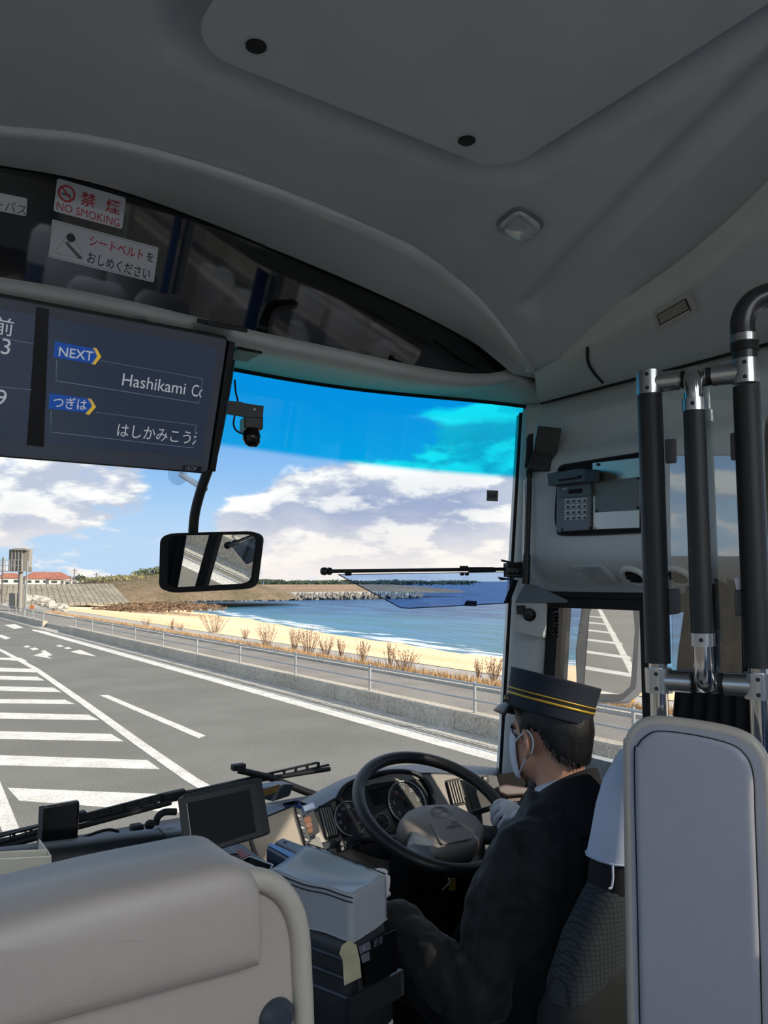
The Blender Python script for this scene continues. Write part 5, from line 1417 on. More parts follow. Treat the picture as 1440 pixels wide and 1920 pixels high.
# front black apron and labels on the face towards the driver's aisle
fn = e_dc.cross(Z3).normalized(); 
if fn.dot(CAM - D_) < 0: fn = -fn
FF = Plane(offq(D_, 1.185) + fn * .001, fn, e_dc)
FF.poly('apron', ((652, 1868), (748, 1815), (750, 1862), (655, 1920)), .01, m_dash, fb, -.008, .001)
FF.poly('stained_label', ((641, 1772), (655, 1762), (668, 1772), (674, 1800), (677, 1832), (645, 1848), (642, 1800), (636, 1788)), .001, mat('yellowed_label', (176, 172, 142), .6, var=.12, vscale=40), fb, .002, .0004)
FF.poly('dark_window', ((680, 1772), (742, 1742), (744, 1820), (684, 1852)), .001, m_blackg, fb, .001, .0003)
FF.poly('printed_box', ((672, 1775), (693, 1765), (695, 1779), (675, 1789)), .0006, m_inkg, fb, .0025, 0)
FF.txt('lettering', '紙幣', 700, 1776, 16, m_inkg, fb, .003, (100, -46))
FF.txt('lettering', '↓', 679, 1783, 12, m_stick, fb, .0035, (100, -46))
FF.poly('printed_box', ((676, 1791), (692, 1784), (693, 1800), (679, 1806)), .0006, m_inkg, fb, .0025, 0)
for i in range(3): tube('head_ridge', [offq(p, 1.10 + .03 * i) + Z3 * (zt - 1.95 - .03 - .03 * i) for p in (A_.lerp(D_, .1), A_.lerp(D_, .93))], .004, m_dashb, fb, 8)
tube('corner_trim', [offq(D_, s) + Z3 * (zt - 1.95 + dz) for dz, s in ((-.01, 1.04), (-.05, 1.125), (-.10, 1.175), (-.17, 1.185))], .004, m_blackg, fb, 8)
# coin tray, red card and reader boxes between cover and monitor
CT = lambda u, v, z: PZ(u, v, z)
t = thing('coin_tray', CT(475, 1625, 1.88), 'clear plastic coin tray between seat and fare machine', 'tray')
m_clear = glass('tray_clear', (.82, .86, .88), 1.6, 1.5, base=.04)
q = [CT(u, v, 1.90) for u, v in ((432, 1622), (468, 1606), (512, 1622), (500, 1642), (470, 1650))]
prism('tray_floor', [p - Z3 * .03 for p in q], (0, 0, .003), m_dashb, t, 0)
for a_, b_ in zip(q, q[1:] + q[:1]): prism('tray_wall', [a_ - Z3 * .03, b_ - Z3 * .03, b_, a_], ((b_ - a_).cross(Z3)).normalized() * .003, m_clear, t, 0)
tube('tray_edge', q, .002, mat('clear_edge', (190, 196, 200), .15), t, 6, closed=True)
t = thing('price_card', CT(440, 1602, 1.915), 'dark red printed card lying under the monitor', 'card')
cq = [CT(u, v, 1.915) for u, v in ((384, 1612), (455, 1592), (470, 1604), (400, 1630))]
prism('card', cq, (0, 0, .002), mat('card_red', (110, 34, 40), .5), t, .0004)
for i in range(3):
    a_ = cq[0].lerp(cq[1], .12).lerp(cq[3].lerp(cq[2], .12), .25 + .25 * i); b_ = cq[0].lerp(cq[1], .88).lerp(cq[3].lerp(cq[2], .88), .25 + .25 * i)
    tube('print_line', [a_ + Z3 * .0025, b_ + Z3 * .0025], .0012, mat('card_pink', (190, 120, 120), .5), t, 4)
def slantbox(name, pts, z, hgt, m, label, cat, extra=None):
    q = [CT(u, v, z) for u, v in pts]; t = thing(name, sum(q, V()) / 4 - Z3 * hgt, label, cat)
    prism('body', q, (0, 0, -hgt), m, t, .005, 3)
    return t, q
t, q = slantbox('card_unit', ((499, 1588), (512, 1582), (560, 1602), (544, 1614)), 1.905, .06, mat('unit_navy', (40, 56, 84), .3), 'navy blue box beside the vinyl cover', 'box')
prism('lid_band', [q[0].lerp(q[1], .2) + Z3 * .001, q[0].lerp(q[1], .8) + Z3 * .001, q[3].lerp(q[2], .8) + Z3 * .001, q[3].lerp(q[2], .2) + Z3 * .001], (0, 0, .002), mat('lid_blue', (70, 110, 170), .25), t, .0005)
t, q = slantbox('card_unit', ((514, 1578), (530, 1570), (584, 1590), (566, 1604)), 1.91, .06, m_dashb, 'dark grey box with a small keyhole behind the vinyl cover', 'box')
lathe('keyhole', q[0].lerp(q[1], .5).lerp(q[3].lerp(q[2], .5), .25), (0, 0, 1), [(.004, 0), (.004, .001)], m_dark, t, 12)
ped = mesh('machine_pedestal', *merge([box_data((.63, 1.64, 1.46), (.30, .36, .84)), box_data((.60, 1.44, 1.56), (.18, .10, .6))]), m_dash); tag(ped, 'dark pedestal carrying the monitor and the fare machine', 'pedestal')
# translucent leaflet box at the far left
TP = Plane((.25, 1.28, 2.05), (0, -1, 0))
m_milk = mat('milky_plastic', (214, 206, 188), .3, spec=.5)
t = thing('leaflet_box', TP.at(45, 1700), 'milky translucent plastic box at the left picture edge', 'box')
def tb(pts, depth, m, nm, off=0): return prism(nm, [TP.at(u, v, off) for u, v in pts], (0, depth, 0), m, t, .002)
tb(((-60, 1612), (97, 1604), (97, 1720), (-60, 1740)), .004, m_milk, 'front_wall')
tb(((93, 1604), (97, 1604), (97, 1720), (93, 1720)), .09, m_milk, 'side_wall')
tb(((-60, 1600), (90, 1592), (90, 1612), (-60, 1620)), .003, m_milk, 'lid', -.02)
prism('back_wall', [TP.at(u, v, -.09) for u, v in ((-60, 1606), (92, 1596), (92, 1690), (-60, 1700))], (0, .004, 0), m_milk, t, .001)

# ================================================================== SEATS, PARTITION AND GRAB RAILS
m_seatv = mat('seat_vinyl', (174, 163, 154), .42, bump=.25, bscale=420, var=.03)
m_seatv2 = mat('partition_vinyl', (160, 160, 168), .5, bump=.25, bscale=420, var=.03)
m_seatrim = mat('seat_rim', (178, 170, 158), .35, var=.03)
# --- seat back in front of the photographer
GY = .74
GP = lambda u, v, y=GY: PY(u, v, y)
gs = thing('guide_seat', V((.2, GY + .05, 1.32)), 'beige vinyl seat back in the foreground at the lower left', 'seat')
shell = [GP(u, v) for u, v in ((-140, 1790), (200, 1700), (420, 1652), (490, 1645), (535, 1665), (563, 1702), (578, 1750), (584, 1830), (588, 1930), (594, 2300), (-140, 2500))]
prism('shell', [p + V((0, .012, 0)) for p in shell], (0, .07, 0), m_seatv, gs, .006, 3)
tube('rim', catmull([GP(u, v) + V((0, .012, 0)) for u, v in ((440, 1660), (490, 1655), (530, 1672), (556, 1706), (570, 1755), (575, 1830), (579, 1930), (585, 2200))], 6), .0115, m_seatrim, gs, 16)
padp = [(-140, 1768), (-60, 1741), (0, 1720), (200, 1666), (360, 1630), (415, 1619), (448, 1620), (472, 1634), (484, 1660), (489, 1700), (491, 1780), (486, 1806), (470, 1815), (300, 1862), (150, 1903), (0, 1945), (-140, 1985)]
pq = catmull([GP(u, v) for u, v in padp], 4, True); pc = sum(pq, V()) / len(pq)
def pin(s, dy, k=0): 
    return [V((p.x + (pc.x - p.x) * (s * .35 if s < .5 else s), p.y + dy, p.z + (pc.z - p.z) * s)) for p in pq]
loft('head_pad', [pin(0, .10), pin(0, .045), pin(.0, .008), pin(.05, -.004), pin(.14, -.011), pin(.35, -.016), pin(.7, -.018), pin(.97, -.018)], m_seatv, gs, closed=True, cap=True)
lathe('recline_knob', GP(527, 1917) + V((0, .012, 0)), (0, -1, 0), [(.019, 0), (.019, .004), (.013, .012), (.003, .013)], m_dashb, gs, 24)
box('cushion', (.19, GY + .32, 1.62), (.46, .46, .14), m_seatv, gs, bevel=.03, bseg=4)
for x in (.03, .36): box('leg', (x, GY + .3, 1.27), (.04, .3, .56), m_black, gs, bevel=.004)

# --- padded partition beside the aisle
PDIR = V((-.454, .891, 0)).normalized(); PN2 = PDIR.cross(Z3)
if PN2.x > 0: PN2 = -PN2
PT = Plane((1.136, .90, 2.2), PN2, -PDIR)
pt = thing('padded_partition', V((1.18, .8, 1.32)), 'tall grey padded partition behind the driver at the lower right', 'partition')
po = ((1188, 1990), (1183, 1700), (1179, 1420), (1183, 1388), (1200, 1365), (1230, 1356), (1300, 1363), (1375, 1378), (1412, 1400), (1432, 1440), (1438, 1520), (1446, 1760), (1452, 1990))
oq = catmull([PT.at(u, v) for u, v in po], 5)
prism('core', [p - PT.n * .02 for p in oq], PT.n * .022, m_seatv2, pt, .004, 2)
tube('rolled_edge', [p - PT.n * .009 for p in oq], .0115, m_seatrim, pt, 14)
ip = ((1202, 1990), (1196, 1700), (1190, 1430), (1196, 1398), (1212, 1380), (1236, 1371), (1300, 1378), (1366, 1394), (1396, 1414), (1412, 1452), (1416, 1540), (1424, 1760), (1430, 1990))
iq = catmull([PT.at(u, v, .002) for u, v in ip], 5); ic = sum(iq, V()) / len(iq)
def inn(s, off): return [p + (ic - p) * s * V((1, 1, 1)).x * .0 + PT.ex * ((ic - p).dot(PT.ex) * s) + Z3 * ((ic - p).z * (s * .3 if s < .5 else s)) + PT.n * off for p in iq]
loft('cushion_face', [inn(0, -.002), inn(0.01, .003), inn(.03, .006), inn(.06, .008), inn(.1, .0088), inn(.14, .009), inn(.2, .009), inn(.22, .009)], m_seatv2, pt, closed=True, cap=True)
tube('piping', [p + PT.n * .001 for p in iq], .0016, m_rubber, pt, 6)
box('support', V((1.19, .80, 1.5)), (.05, .22, .4), m_black, pt, (PN2, PDIR, Z3), bevel=.004)
# neighbouring seat corner at the right picture edge
o = slab('headrest', PD(1465, 1420, 1.62), RI, UP, .10, .16, .04, .05, m_seatv2, None, bevel=.015, bseg=4)
tag(o, 'grey rounded seat corner at the right picture edge', 'seat')

# --- grab rail frame
LB, RB = V((1.215, .905, 0)), V((1.29, .758, 0))
def zat(v, u, b_): return PX(u, v, b_.x).z
def vat(v, b_, u): return V((b_.x, b_.y, zat(v, u, b_)))
gr = thing('grab_rail', V((1.25, .83, 1.32)), 'black padded grab rail frame with aluminium joints beside the driver', 'grab rail')
m_pad = mat('rail_foam', (30, 31, 32), .5, bump=.2, bscale=600)
rp = .0225
tube('padded_pole', [vat(738, LB, 1226), vat(1243, LB, 1235)], rp, m_pad, gr, 20)
tube('padded_pole', [vat(722, RB, 1414), vat(1252, RB, 1424)], rp, m_pad, gr, 20)
tube('lower_tube', [vat(1240, LB, 1235), V((LB.x, LB.y, 1.5))], .016, m_chrome, gr, 18)
tube('lower_tube', [vat(1250, RB, 1424), V((RB.x, RB.y, 1.5))], .016, m_chrome, gr, 18)
zt1, zt2 = zat(717, 1226, LB), zat(690, 1410, RB); zt = (zt1 + zt2) / 2
zb1 = zat(1275, 1235, LB)
def at_z(b_, z): return V((b_.x, b_.y, z))
mid = (LB + RB) / 2
cr = .0195
for z, nm in ((zt1, 'upper'), (zb1, 'lower')):
    tube('cross_tube', [at_z(LB, z), at_z(RB, z)], .0135, m_chrome, gr, 18)
    for b_, s in ((LB, 1), (RB, -1)):
        d = (RB - LB).normalized() * s
        fit = tube('joint', [at_z(b_, z - .022), at_z(b_, z + .022)], .0235, m_alu, gr, 20)
        tube('joint_sleeve', [at_z(b_, z), at_z(b_, z) + d * .055], cr, m_alu, fit, 18)
        for dz in (-.013, .013): lathe('screw', at_z(b_, z + dz) + PT.n * .022, PT.n, [(.004, 0), (.0036, .0022), (.001, .0022)], m_screw, fit, 12)
        tube('rubber_ring', [at_z(b_, z) + d * .057, at_z(b_, z) + d * .068], .0165, m_rubber, gr, 18)
    tube('centre_collar', [at_z(mid, z) - (RB - LB).normalized() * .017, at_z(mid, z) + (RB - LB).normalized() * .017], .018, m_alu, gr, 18)
OFF = PT.n * .045
MB = mid + OFF
hz0, hz1 = zat(752, 1314, MB), zat(1205, 1326, MB)
tube('handle_pad', [at_z(MB, hz0), at_z(MB, hz1)], .0185, m_pad, gr, 20)
for z0, z1, zc in ((hz0, zt1, 1), (hz1, zb1, -1)):
    p = catmull([at_z(MB, z0), at_z(MB, z0 + (z1 - z0) * .55), at_z(MB, z1 - zc * .008) - OFF * .15, at_z(mid, z1) + OFF * .45, at_z(mid, z1)], 6)
    tube('handle_elbow', p, .0165, m_chrome, gr, 18)
    cl_ = tube('handle_collar', [at_z(MB, z0 + .006 * zc), at_z(MB, z0 - .016 * zc)], .0205, m_alu, gr, 20)
    lathe('screw', at_z(MB, z0 - .005 * zc) + PT.n * .0198, PT.n, [(.004, 0), (.0036, .002), (.001, .002)], m_screw, cl_, 12)
# elbow of the right pole going back to the wall
ue = catmull([at_z(RB, zt1), at_z(RB, zat(640, 1414, RB)), at_z(RB, zat(590, 1416, RB)), at_z(RB, zat(552, 1424, RB)) + V((.018, -.02, 0)), at_z(RB, zat(535, 1440, RB)) + V((.07, -.07, 0)), at_z(RB, zat(532, 1470, RB)) + V((.2, -.2, 0))], 6)
tube('upper_elbow', ue, .021, mat('dark_tube', (70, 70, 72), .3, .5), gr, 20)
tube('elbow_band', [at_z(RB, zat(655, 1414, RB)), at_z(RB, zat(640, 1414, RB))], .0235, m_rubber, gr, 20)
tube('elbow_collar', [at_z(RB, zat(638, 1414, RB)), at_z(RB, zat(624, 1414, RB))], .0245, m_alu, gr, 20)
# clear acrylic screen held by four clips
ac = thing('acrylic_screen', V((1.25, .83, 2.2)), 'clear acrylic screen clipped between the padded grab rails', 'screen')
m_acr = glass('acrylic', (.93, .95, .95), 1.6, 1.5, base=.10)
PA = Plane((LB + RB) / 2 - PT.n * .012 + Z3 * 2.5, PN2, -PDIR)
PA.poly('sheet', ((1254, 736), (1384, 722), (1392, 1290), (1262, 1286)), .003, m_acr, ac, 0, 0, rnd=.05)
m_clip = mat('clip_grey', (92, 92, 96), .5)
for q in (((1248, 826), (1268, 824), (1269, 868), (1249, 870)), ((1370, 814), (1392, 812), (1393, 862), (1371, 864)), ((1252, 1105), (1275, 1103), (1276, 1150), (1254, 1153)), ((1378, 1106), (1402, 1104), (1404, 1154), (1380, 1155))):
    PA.poly('clip', q, .014, m_clip, ac, -.004, .002, rnd=.12)
# dark curtain gathered behind the driver's window, small white card, window bar
cq = catmull([V((1.89, y, 0)) for y in (1.36, 1.30, 1.24, 1.18, 1.12, 1.06, 1.0)], 6)
rows = []
for z, lead in ((2.56, .055), (2.45, .05), (2.3, .02), (2.15, .0), (2.0, -.015), (1.75, -.03)):
    n = len(cq); rows.append([V((p.x + .014 * sin(i * 1.55), p.y - lead * (1 - i / n) * 1.0, z)) for i, p in enumerate(cq)])
t = tag(loft('side_curtain', rows, mat('dark_cloth', (24, 25, 30), .85), None, solid=.003), 'dark cloth hanging behind the driver, seen through the acrylic screen', 'curtain')
t = tag(PA.poly('white_card', ((1377, 1084), (1399, 1082), (1402, 1104), (1381, 1106)), .0015, m_stick, None, .012, 0), 'small white card tucked behind the lower right clip', 'card')
o = mesh('window_bar', *box_data((1.945, 1.47, 2.1), (.035, .05, .84)), m_rubber); o['kind'] = 'structure'; o['label'] = 'black upright bar in the driver\'s side window'

# --- outside mirror
OM = V((2.45, 2.04, 2.27)); OM = PX(1140, 1222, 2.45)
omn = V((-.40, -.915, -.02)).normalized(); OP = Plane(OM, omn)
om = thing('outside_mirror', OM, 'grey outside mirror seen through the driver\'s window', 'mirror')
oo = ((1092, 1128), (1205, 1126), (1198, 1180), (1192, 1290), (1165, 1314), (1082, 1314), (1079, 1220))
OP.poly('housing', oo, .07, mat('mirror_shell', (108, 110, 114), .4), om, -.07, .015, bseg=4, rnd=.12)
OP.poly('rim', oo, .004, mat('mirror_rim', (70, 72, 76), .35), om, 0, .001, rnd=.12)
OP.poly('mirror_glass', ((1106, 1138), (1186, 1136), (1190, 1180), (1182, 1286), (1165, 1302), (1094, 1300)), .001, m_mirror, om, .0045, 0, rnd=.12)
OP.poly('indicator', ((1176, 1300), (1190, 1296), (1184, 1316), (1174, 1316)), .02, mat('amber_lens', (236, 160, 40), .2), om, -.03, .004)
tube('arm', [OM + V((0, .05, .15)), OM + V((-.08, .0, .28)), V((2.02, 2.02, 2.56))], .02, m_black, om, 12)

# --- driver's seat
ds = thing('driver_seat', V((1.42, 1.1, 1.0)), 'dark driver\'s seat with a white headrest cover', 'seat')
m_sfab = mat('seat_fabric_dark', (28, 30, 33), .85); 
def grid_fabric():
    m = bpy.data.materials.new('grid_fabric'); m.use_nodes = True; t = m.node_tree; S.nt = t; b = t.nodes['Principled BSDF']; b.inputs['Roughness'].default_value = .9
    ge = t.nodes.new('ShaderNodeNewGeometry'); x, y, z = separate(S(ge.outputs['Position']))
    gx_ = S.op('SINE', x * 700.0); gz_ = S.op('SINE', z * 700.0)
    k = sstep(S.op('MAXIMUM', gx_, gz_), .6, .95)
    t.links.new(cmix(k, lin((52, 58, 64)), lin((34, 38, 42))).s, b.inputs['Base Color']); return m
def seat_sec(z, hw, y, th, n=20):
    out = []
    for i in range(n):
        a = 2 * pi * i / n; c_, s_ = cos(a), sin(a)
        e = .55
        out.append(V((1.42 + hw * (abs(c_) ** e) * (1 if c_ > 0 else -1), y + th * (abs(s_) ** e) * (1 if s_ > 0 else -1), z)))
    return out
loft('backrest', [seat_sec(1.35, .25, 1.17, .05), seat_sec(1.5, .27, 1.15, .065), seat_sec(1.72, .255, 1.12, .065), seat_sec(1.80, .225, 1.11, .06), seat_sec(1.87, .175, 1.10, .055), seat_sec(1.895, .15, 1.10, .05), seat_sec(1.90, .10, 1.10, .03)], grid_fabric(), ds, closed=True, cap=True)
loft('bolster', [seat_sec(1.3, .27, 1.17, .062), seat_sec(1.5, .285, 1.152, .07), seat_sec(1.66, .275, 1.125, .07), seat_sec(1.73, .22, 1.115, .066), seat_sec(1.77, .12, 1.11, .06)], m_sfab, ds, closed=True, cap=True)
loft('headrest', [seat_sec(1.855, .150, 1.10, .052), seat_sec(1.88, .158, 1.10, .058), seat_sec(1.98, .148, 1.09, .056), seat_sec(2.08, .125, 1.08, .05), seat_sec(2.14, .085, 1.075, .035), seat_sec(2.15, .03, 1.075, .015)], m_sfab, ds, closed=True, cap=True)
m_lace = mat('white_cover_cloth', (196, 204, 222), .8, bump=.3, bscale=250)
cvr = loft('headrest_cover', [seat_sec(1.938, .159, 1.095, .063), seat_sec(1.98, .152, 1.09, .060), seat_sec(2.04, .141, 1.085, .057), seat_sec(2.09, .125, 1.08, .052), seat_sec(2.145, .088, 1.075, .038), seat_sec(2.16, .03, 1.075, .017), seat_sec(2.161, .005, 1.075, .004)], m_lace, ds, closed=True)
tube('cover_hem', seat_sec(1.941, .160, 1.095, .064), .002, m_lace, cvr, 6, closed=True)
hl = V((1.42 - .158, 1.06, 1.94)); tube('cover_tie', [hl, hl + V((-.006, -.005, -.02)), hl + V((-.012, -.006, -.036)), hl + V((-.02, -.006, -.037))], .0022, m_lace, cvr, 6, curve=4)
loft('cushion', [seat_sec(1.22, .25, 1.38, .24), seat_sec(1.30, .27, 1.38, .26), seat_sec(1.36, .26, 1.38, .25), seat_sec(1.38, .2, 1.38, .2)], m_sfab, ds, closed=True, cap=True)
box('pedestal', (1.42, 1.38, 1.1), (.36, .4, .26), m_black, ds, bevel=.02)

# --- passenger cabin, seen only in mirrors and reflections
m_pfab = mat('passenger_seat_fabric', (74, 88, 118), .9, var=.15, vscale=30); m_pcov = mat('passenger_seat_cover', (168, 170, 178), .85)
ps = thing('passenger_seat', V((0, 0, 1.32)), 'x', 'seat', 'passenger seats behind the photographer')
def psec(z, hw, y, th): return [p - V((1.42, 0, 0)) for p in seat_sec(z, hw, y, th)]
loft('backrest', [psec(1.7, .21, .02, .06), psec(1.95, .215, -.03, .06), psec(2.2, .21, -.08, .055), psec(2.36, .19, -.11, .05), psec(2.42, .14, -.12, .03)], m_pfab, ps, closed=True, cap=True)
loft('headrest_cover', [psec(2.12, .216, -.065, .064), psec(2.25, .21, -.09, .06), psec(2.37, .193, -.112, .055), psec(2.43, .143, -.122, .034), psec(2.436, .05, -.122, .01)], m_pcov, ps, closed=True)
loft('cushion', [psec(1.6, .21, .24, .24), psec(1.72, .22, .24, .25), psec(1.78, .2, .24, .22)], m_pfab, ps, closed=True, cap=True)
for s in (-1, 1): box('leg', (s * .15, .2, 1.46), (.04, .3, .3), m_black, ps, bevel=.004)
first = True
for ri_, y in enumerate((-.05, -.95, -1.85, -2.75, -3.65)):
    for si, x in enumerate((-.25, .20, 1.26, 1.71)):
        if ri_ == 0 and si < 2: continue
        o = ps if first else copy_tree(ps); first = False
        o.location = (x, y, 1.32)
        o['label'] = '%s row, %s: blue passenger seat with grey head cover' % (('Front', 'Second', 'Third', 'Fourth', 'Fifth')[ri_], ('door-side window', 'door-side aisle', 'driver-side aisle', 'driver-side window')[si])
m_curt = mat('blue_curtain', (44, 82, 140), .9)
for k, (x, y, lab) in enumerate(((1.9, .90, 'nearest the driver'), (1.9, -.75, 'in the middle'), (1.9, -2.55, 'farthest back'))):
    rows = [[V((x - .02 + .014 * sin(i * 1.4), y - .10 + i * .016, z)) for i in range(14)] for z in (1.95, 2.2, 2.6, 2.93)]
    tag(loft('window_curtain', rows, m_curt, None, solid=.003), 'blue window curtain reflected in the dark panel, the one ' + lab, 'curtain', 'blue curtains of the passenger windows')
m_tube = emis('lamp_tube', (243, 249, 253), 34.0)
for x, lab in ((.30, 'door-side'), (1.16, 'driver-side')):
    t = thing('ceiling_strip_light', V((x, -3, 3.3)), 'white ceiling strip light over the passenger seats, %s' % lab, 'lamp')
    box('base', (x, -3.2, 3.335), (.09, 5.0, .02), m_trim, t)
    box('diffuser', (x, -3.2, 3.315), (.07, 4.9, .026), m_tube, t, bevel=.006)

# ================================================================== DRIVER
m_skin = mat('skin', (204, 154, 128), .5, bump=.1, bscale=500, var=.06, vscale=14); MATS['skin'].node_tree.nodes['Principled BSDF'].inputs['Subsurface Weight'].default_value = .08
MATS['skin'].node_tree.nodes['Principled BSDF'].inputs['Subsurface Radius'].default_value = (.012, .005, .003)
m_uni = mat('uniform_navy', (13, 14, 19), .8, bump=.25, bscale=900, var=.12, vscale=20, sheen=.08)
m_cap = mat('cap_navy', (30, 38, 50), .8, bump=.2, bscale=800)
m_hair = mat('black_hair', (18, 16, 16), .45, bump=.6, bscale=260, var=.3, vscale=60)
m_glove = mat('white_glove', (216, 212, 214), .8, bump=.2, bscale=500)
m_mask = mat('white_mask', (214, 218, 226), .8, bump=.15, bscale=300)
m_shirt = mat('white_shirt', (206, 214, 222), .8)
m_gold = mat('gold_braid', (206, 168, 62), .45, .3)
HD = V((1.42, 1.373, 2.12))
person = thing('person', V((1.42, 1.36, 1.36)), 'bus driver in navy uniform, peaked cap, mask and white gloves at the wheel', 'person')
def remeshed(name, parts, m, parent, voxel, smooth_it=6, wr=None):
    vs, fs = merge(parts); o = mesh(name, vs, fs, m, parent, smooth=True)
    md = o.modifiers.new('remesh', 'REMESH'); md.mode = 'VOXEL'; md.voxel_size = voxel; md.use_smooth_shade = True
    md = o.modifiers.new('smooth', 'SMOOTH'); md.factor = .5; md.iterations = smooth_it
    if wr:
        for i, (size, st) in enumerate(wr):
            tx = bpy.data.textures.new(name + '_folds%d' % i, 'CLOUDS'); tx.noise_scale = size; tx.noise_depth = 2
            md = o.modifiers.new('folds', 'DISPLACE'); md.texture = tx; md.strength = st; md.mid_level = .5; md.texture_coords = 'LOCAL'
    return o
def tb(pts, rs, n=5, seg=16):
    p = catmull([V(q) for q in pts], n); k = []
    for i in range(len(rs) - 1): k += [rs[i] + (rs[i + 1] - rs[i]) * j / n for j in range(n)]
    k.append(rs[-1])
    vs, fs = tube_data(p, k, seg)
    return merge([(vs, fs), blob(None, p[0], (k[0],) * 3, None), blob(None, p[-1], (k[-1],) * 3, None)])
def torso(gr=0.0):
    secs = [(1.36, .20, 1.37, .14), (1.45, .205, 1.355, .145), (1.6, .205, 1.325, .135), (1.72, .215, 1.31, .132), (1.84, .222, 1.305, .122), (1.90, .21, 1.312, .108), (1.945, .165, 1.32, .09), (1.985, .10, 1.33, .078), (2.01, .078, 1.335, .07)]
    rows = []
    for z, hw, y, th in secs:
        rows.append([V((1.42 + (hw + gr) * abs(cos(a)) ** .85 * (1 if cos(a) > 0 else -1), y + (th + gr) * abs(sin(a)) ** .85 * (1 if sin(a) > 0 else -1), z)) for a in [2 * pi * i / 28 for i in range(28)]])
    v_, f_ = loft_data(rows, True); n = 28
    f_ += [tuple(range(n - 1, -1, -1)), tuple((len(rows) - 1) * n + k for k in range(n))]
    return v_, f_
SL, EL, WL = V((1.262, 1.32, 1.875)), V((1.135, 1.345, 1.60)), V((1.075, 1.535, 1.725))
SR, ER, WR = V((1.605, 1.325, 1.90)), V((1.73, 1.46, 1.69)), V((1.635, 1.68, 1.80))
legs = []
for s in (-1, 1):
    legs.append(([(1.42 + s * .09, 1.40, 1.44), (1.42 + s * .12, 1.62, 1.46), (1.42 + s * .13, 1.80, 1.45), (1.42 + s * .13, 1.86, 1.25), (1.42 + s * .13, 1.90, 1.06)], s))
body = remeshed('body', [blob(None, HD + V((0, -.005, .03)), (.077, .097, .10), None, None, 24, 16), blob(None, HD + V((0, .035, -.045)), (.062, .066, .072), None, None, 20, 12),
    blob(None, HD + V((0, .075, -.088)), (.034, .03, .03), None), blob(None, HD + V((0, .102, -.022)), (.013, .016, .022), None),
    blob(None, HD + V((-.040, .046, -.022)), (.022, .03, .034), None), blob(None, HD + V((.040, .046, -.022)), (.022, .03, .034), None),
    blob(None, HD + V((0, .085, .022)), (.05, .016, .014), None),
    tb([HD + V((0, -.025, -.03)), HD + V((0, -.03, -.09)), (1.42, 1.335, 1.97), (1.42, 1.32, 1.9)], [.062, .058, .064, .075]),
    torso(-.02), tb([SL, EL, WL], [.05, .042, .03]), tb([SR, ER, WR], [.05, .042, .03])] + [tb(l, [.075, .07, .055, .05, .04]) for l, s in legs], m_skin, person, .0055, 5)
for s in (-1, 1):                                             # ears with a folded rim
    e = HD + V((s * .081, -.004, -.005)); ex_, ey_, ez_ = V((s * .35, -.93, 0)).normalized(), V((0, .1, 1)).normalized(), V((s * .93, .35, 0)).normalized()
    ear = blob('ear', e, (.017, .031, .008), m_skin, body, 16, 10, (ex_, ey_, ez_))
    tube('helix', catmull([e + ex_ * a_ + ey_ * b_ + ez_ * c_ for a_, b_, c_ in ((-.010, .012, .004), (-.004, .028, .006), (.010, .028, .009), (.019, .012, .010), (.017, -.008, .009), (.009, -.022, .007), (-.002, -.032, .005))], 5), .0048, m_skin, ear, 10)
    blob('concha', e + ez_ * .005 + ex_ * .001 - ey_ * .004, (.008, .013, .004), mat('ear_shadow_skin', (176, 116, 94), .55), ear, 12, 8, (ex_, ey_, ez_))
    eye = blob('eye', HD + V((s * .032, .083, .0)), (.013, .012, .010), mat('eye_white', (220, 216, 210), .2), body, 14, 8)
    lathe('iris', HD + V((s * .032, .0945, .0)), (0, 1, 0), [(.006, -.002), (.005, .001), (.001, .0012)], m_blackg, eye, 14)
    tube('brow', [HD + V((s * .014, .097, .018)), HD + V((s * .035, .094, .022)), HD + V((s * .052, .082, .016))], .0035, m_hair, body, 8, curve=4)
# hair: cap of strands down to the nape
def hair_low(a):
    """lower edge (height over the ear line) at azimuth a, 0 = face"""
    d = abs(math.degrees(a))
    tab = [(0, .07), (50, .06), (68, .03), (76, .0), (84, .012), (92, .034), (108, .03), (120, -.005), (135, -.034), (160, -.046), (180, -.048)]
    for (p, q), (r_, s_) in zip(tab, tab[1:]):
        if d <= r_: return q + (s_ - q) * (d - p) / (r_ - p)
    return tab[-1][1]
rows = []
NA = 96
for j in range(15):
    t = j / 14; row = []
    for i in range(NA):
        a = -pi + 2 * pi * i / NA
        zl = hair_low(a) + .007 * noise.noise(V((i * .55, 1.3, 0))) - .005 * (i % 3 == 0)
        z = .132 + (zl - .132) * t
        q = max(0.0, 1 - ((z - .03) / .112) ** 2) if z > .03 else 1 - ((.03 - z) / .15) ** 2 * .75
        k = sqrt(max(0, q)); thick = .0105 * (1 - .55 * t ** 6) + .0022 * noise.noise(V((i * .9, j * .4, 2)))
        row.append(HD + V((sin(a) * (.077 * k + thick), -.005 + cos(a) * (.098 * k + thick) - .006 * (z < 0) * (z / -.07), z)))
    rows.append(row)
hr = loft('hair', rows, m_hair, person, closed=True, cap=False, solid=.004)
rr = random.Random(5); vs, fs = [], []
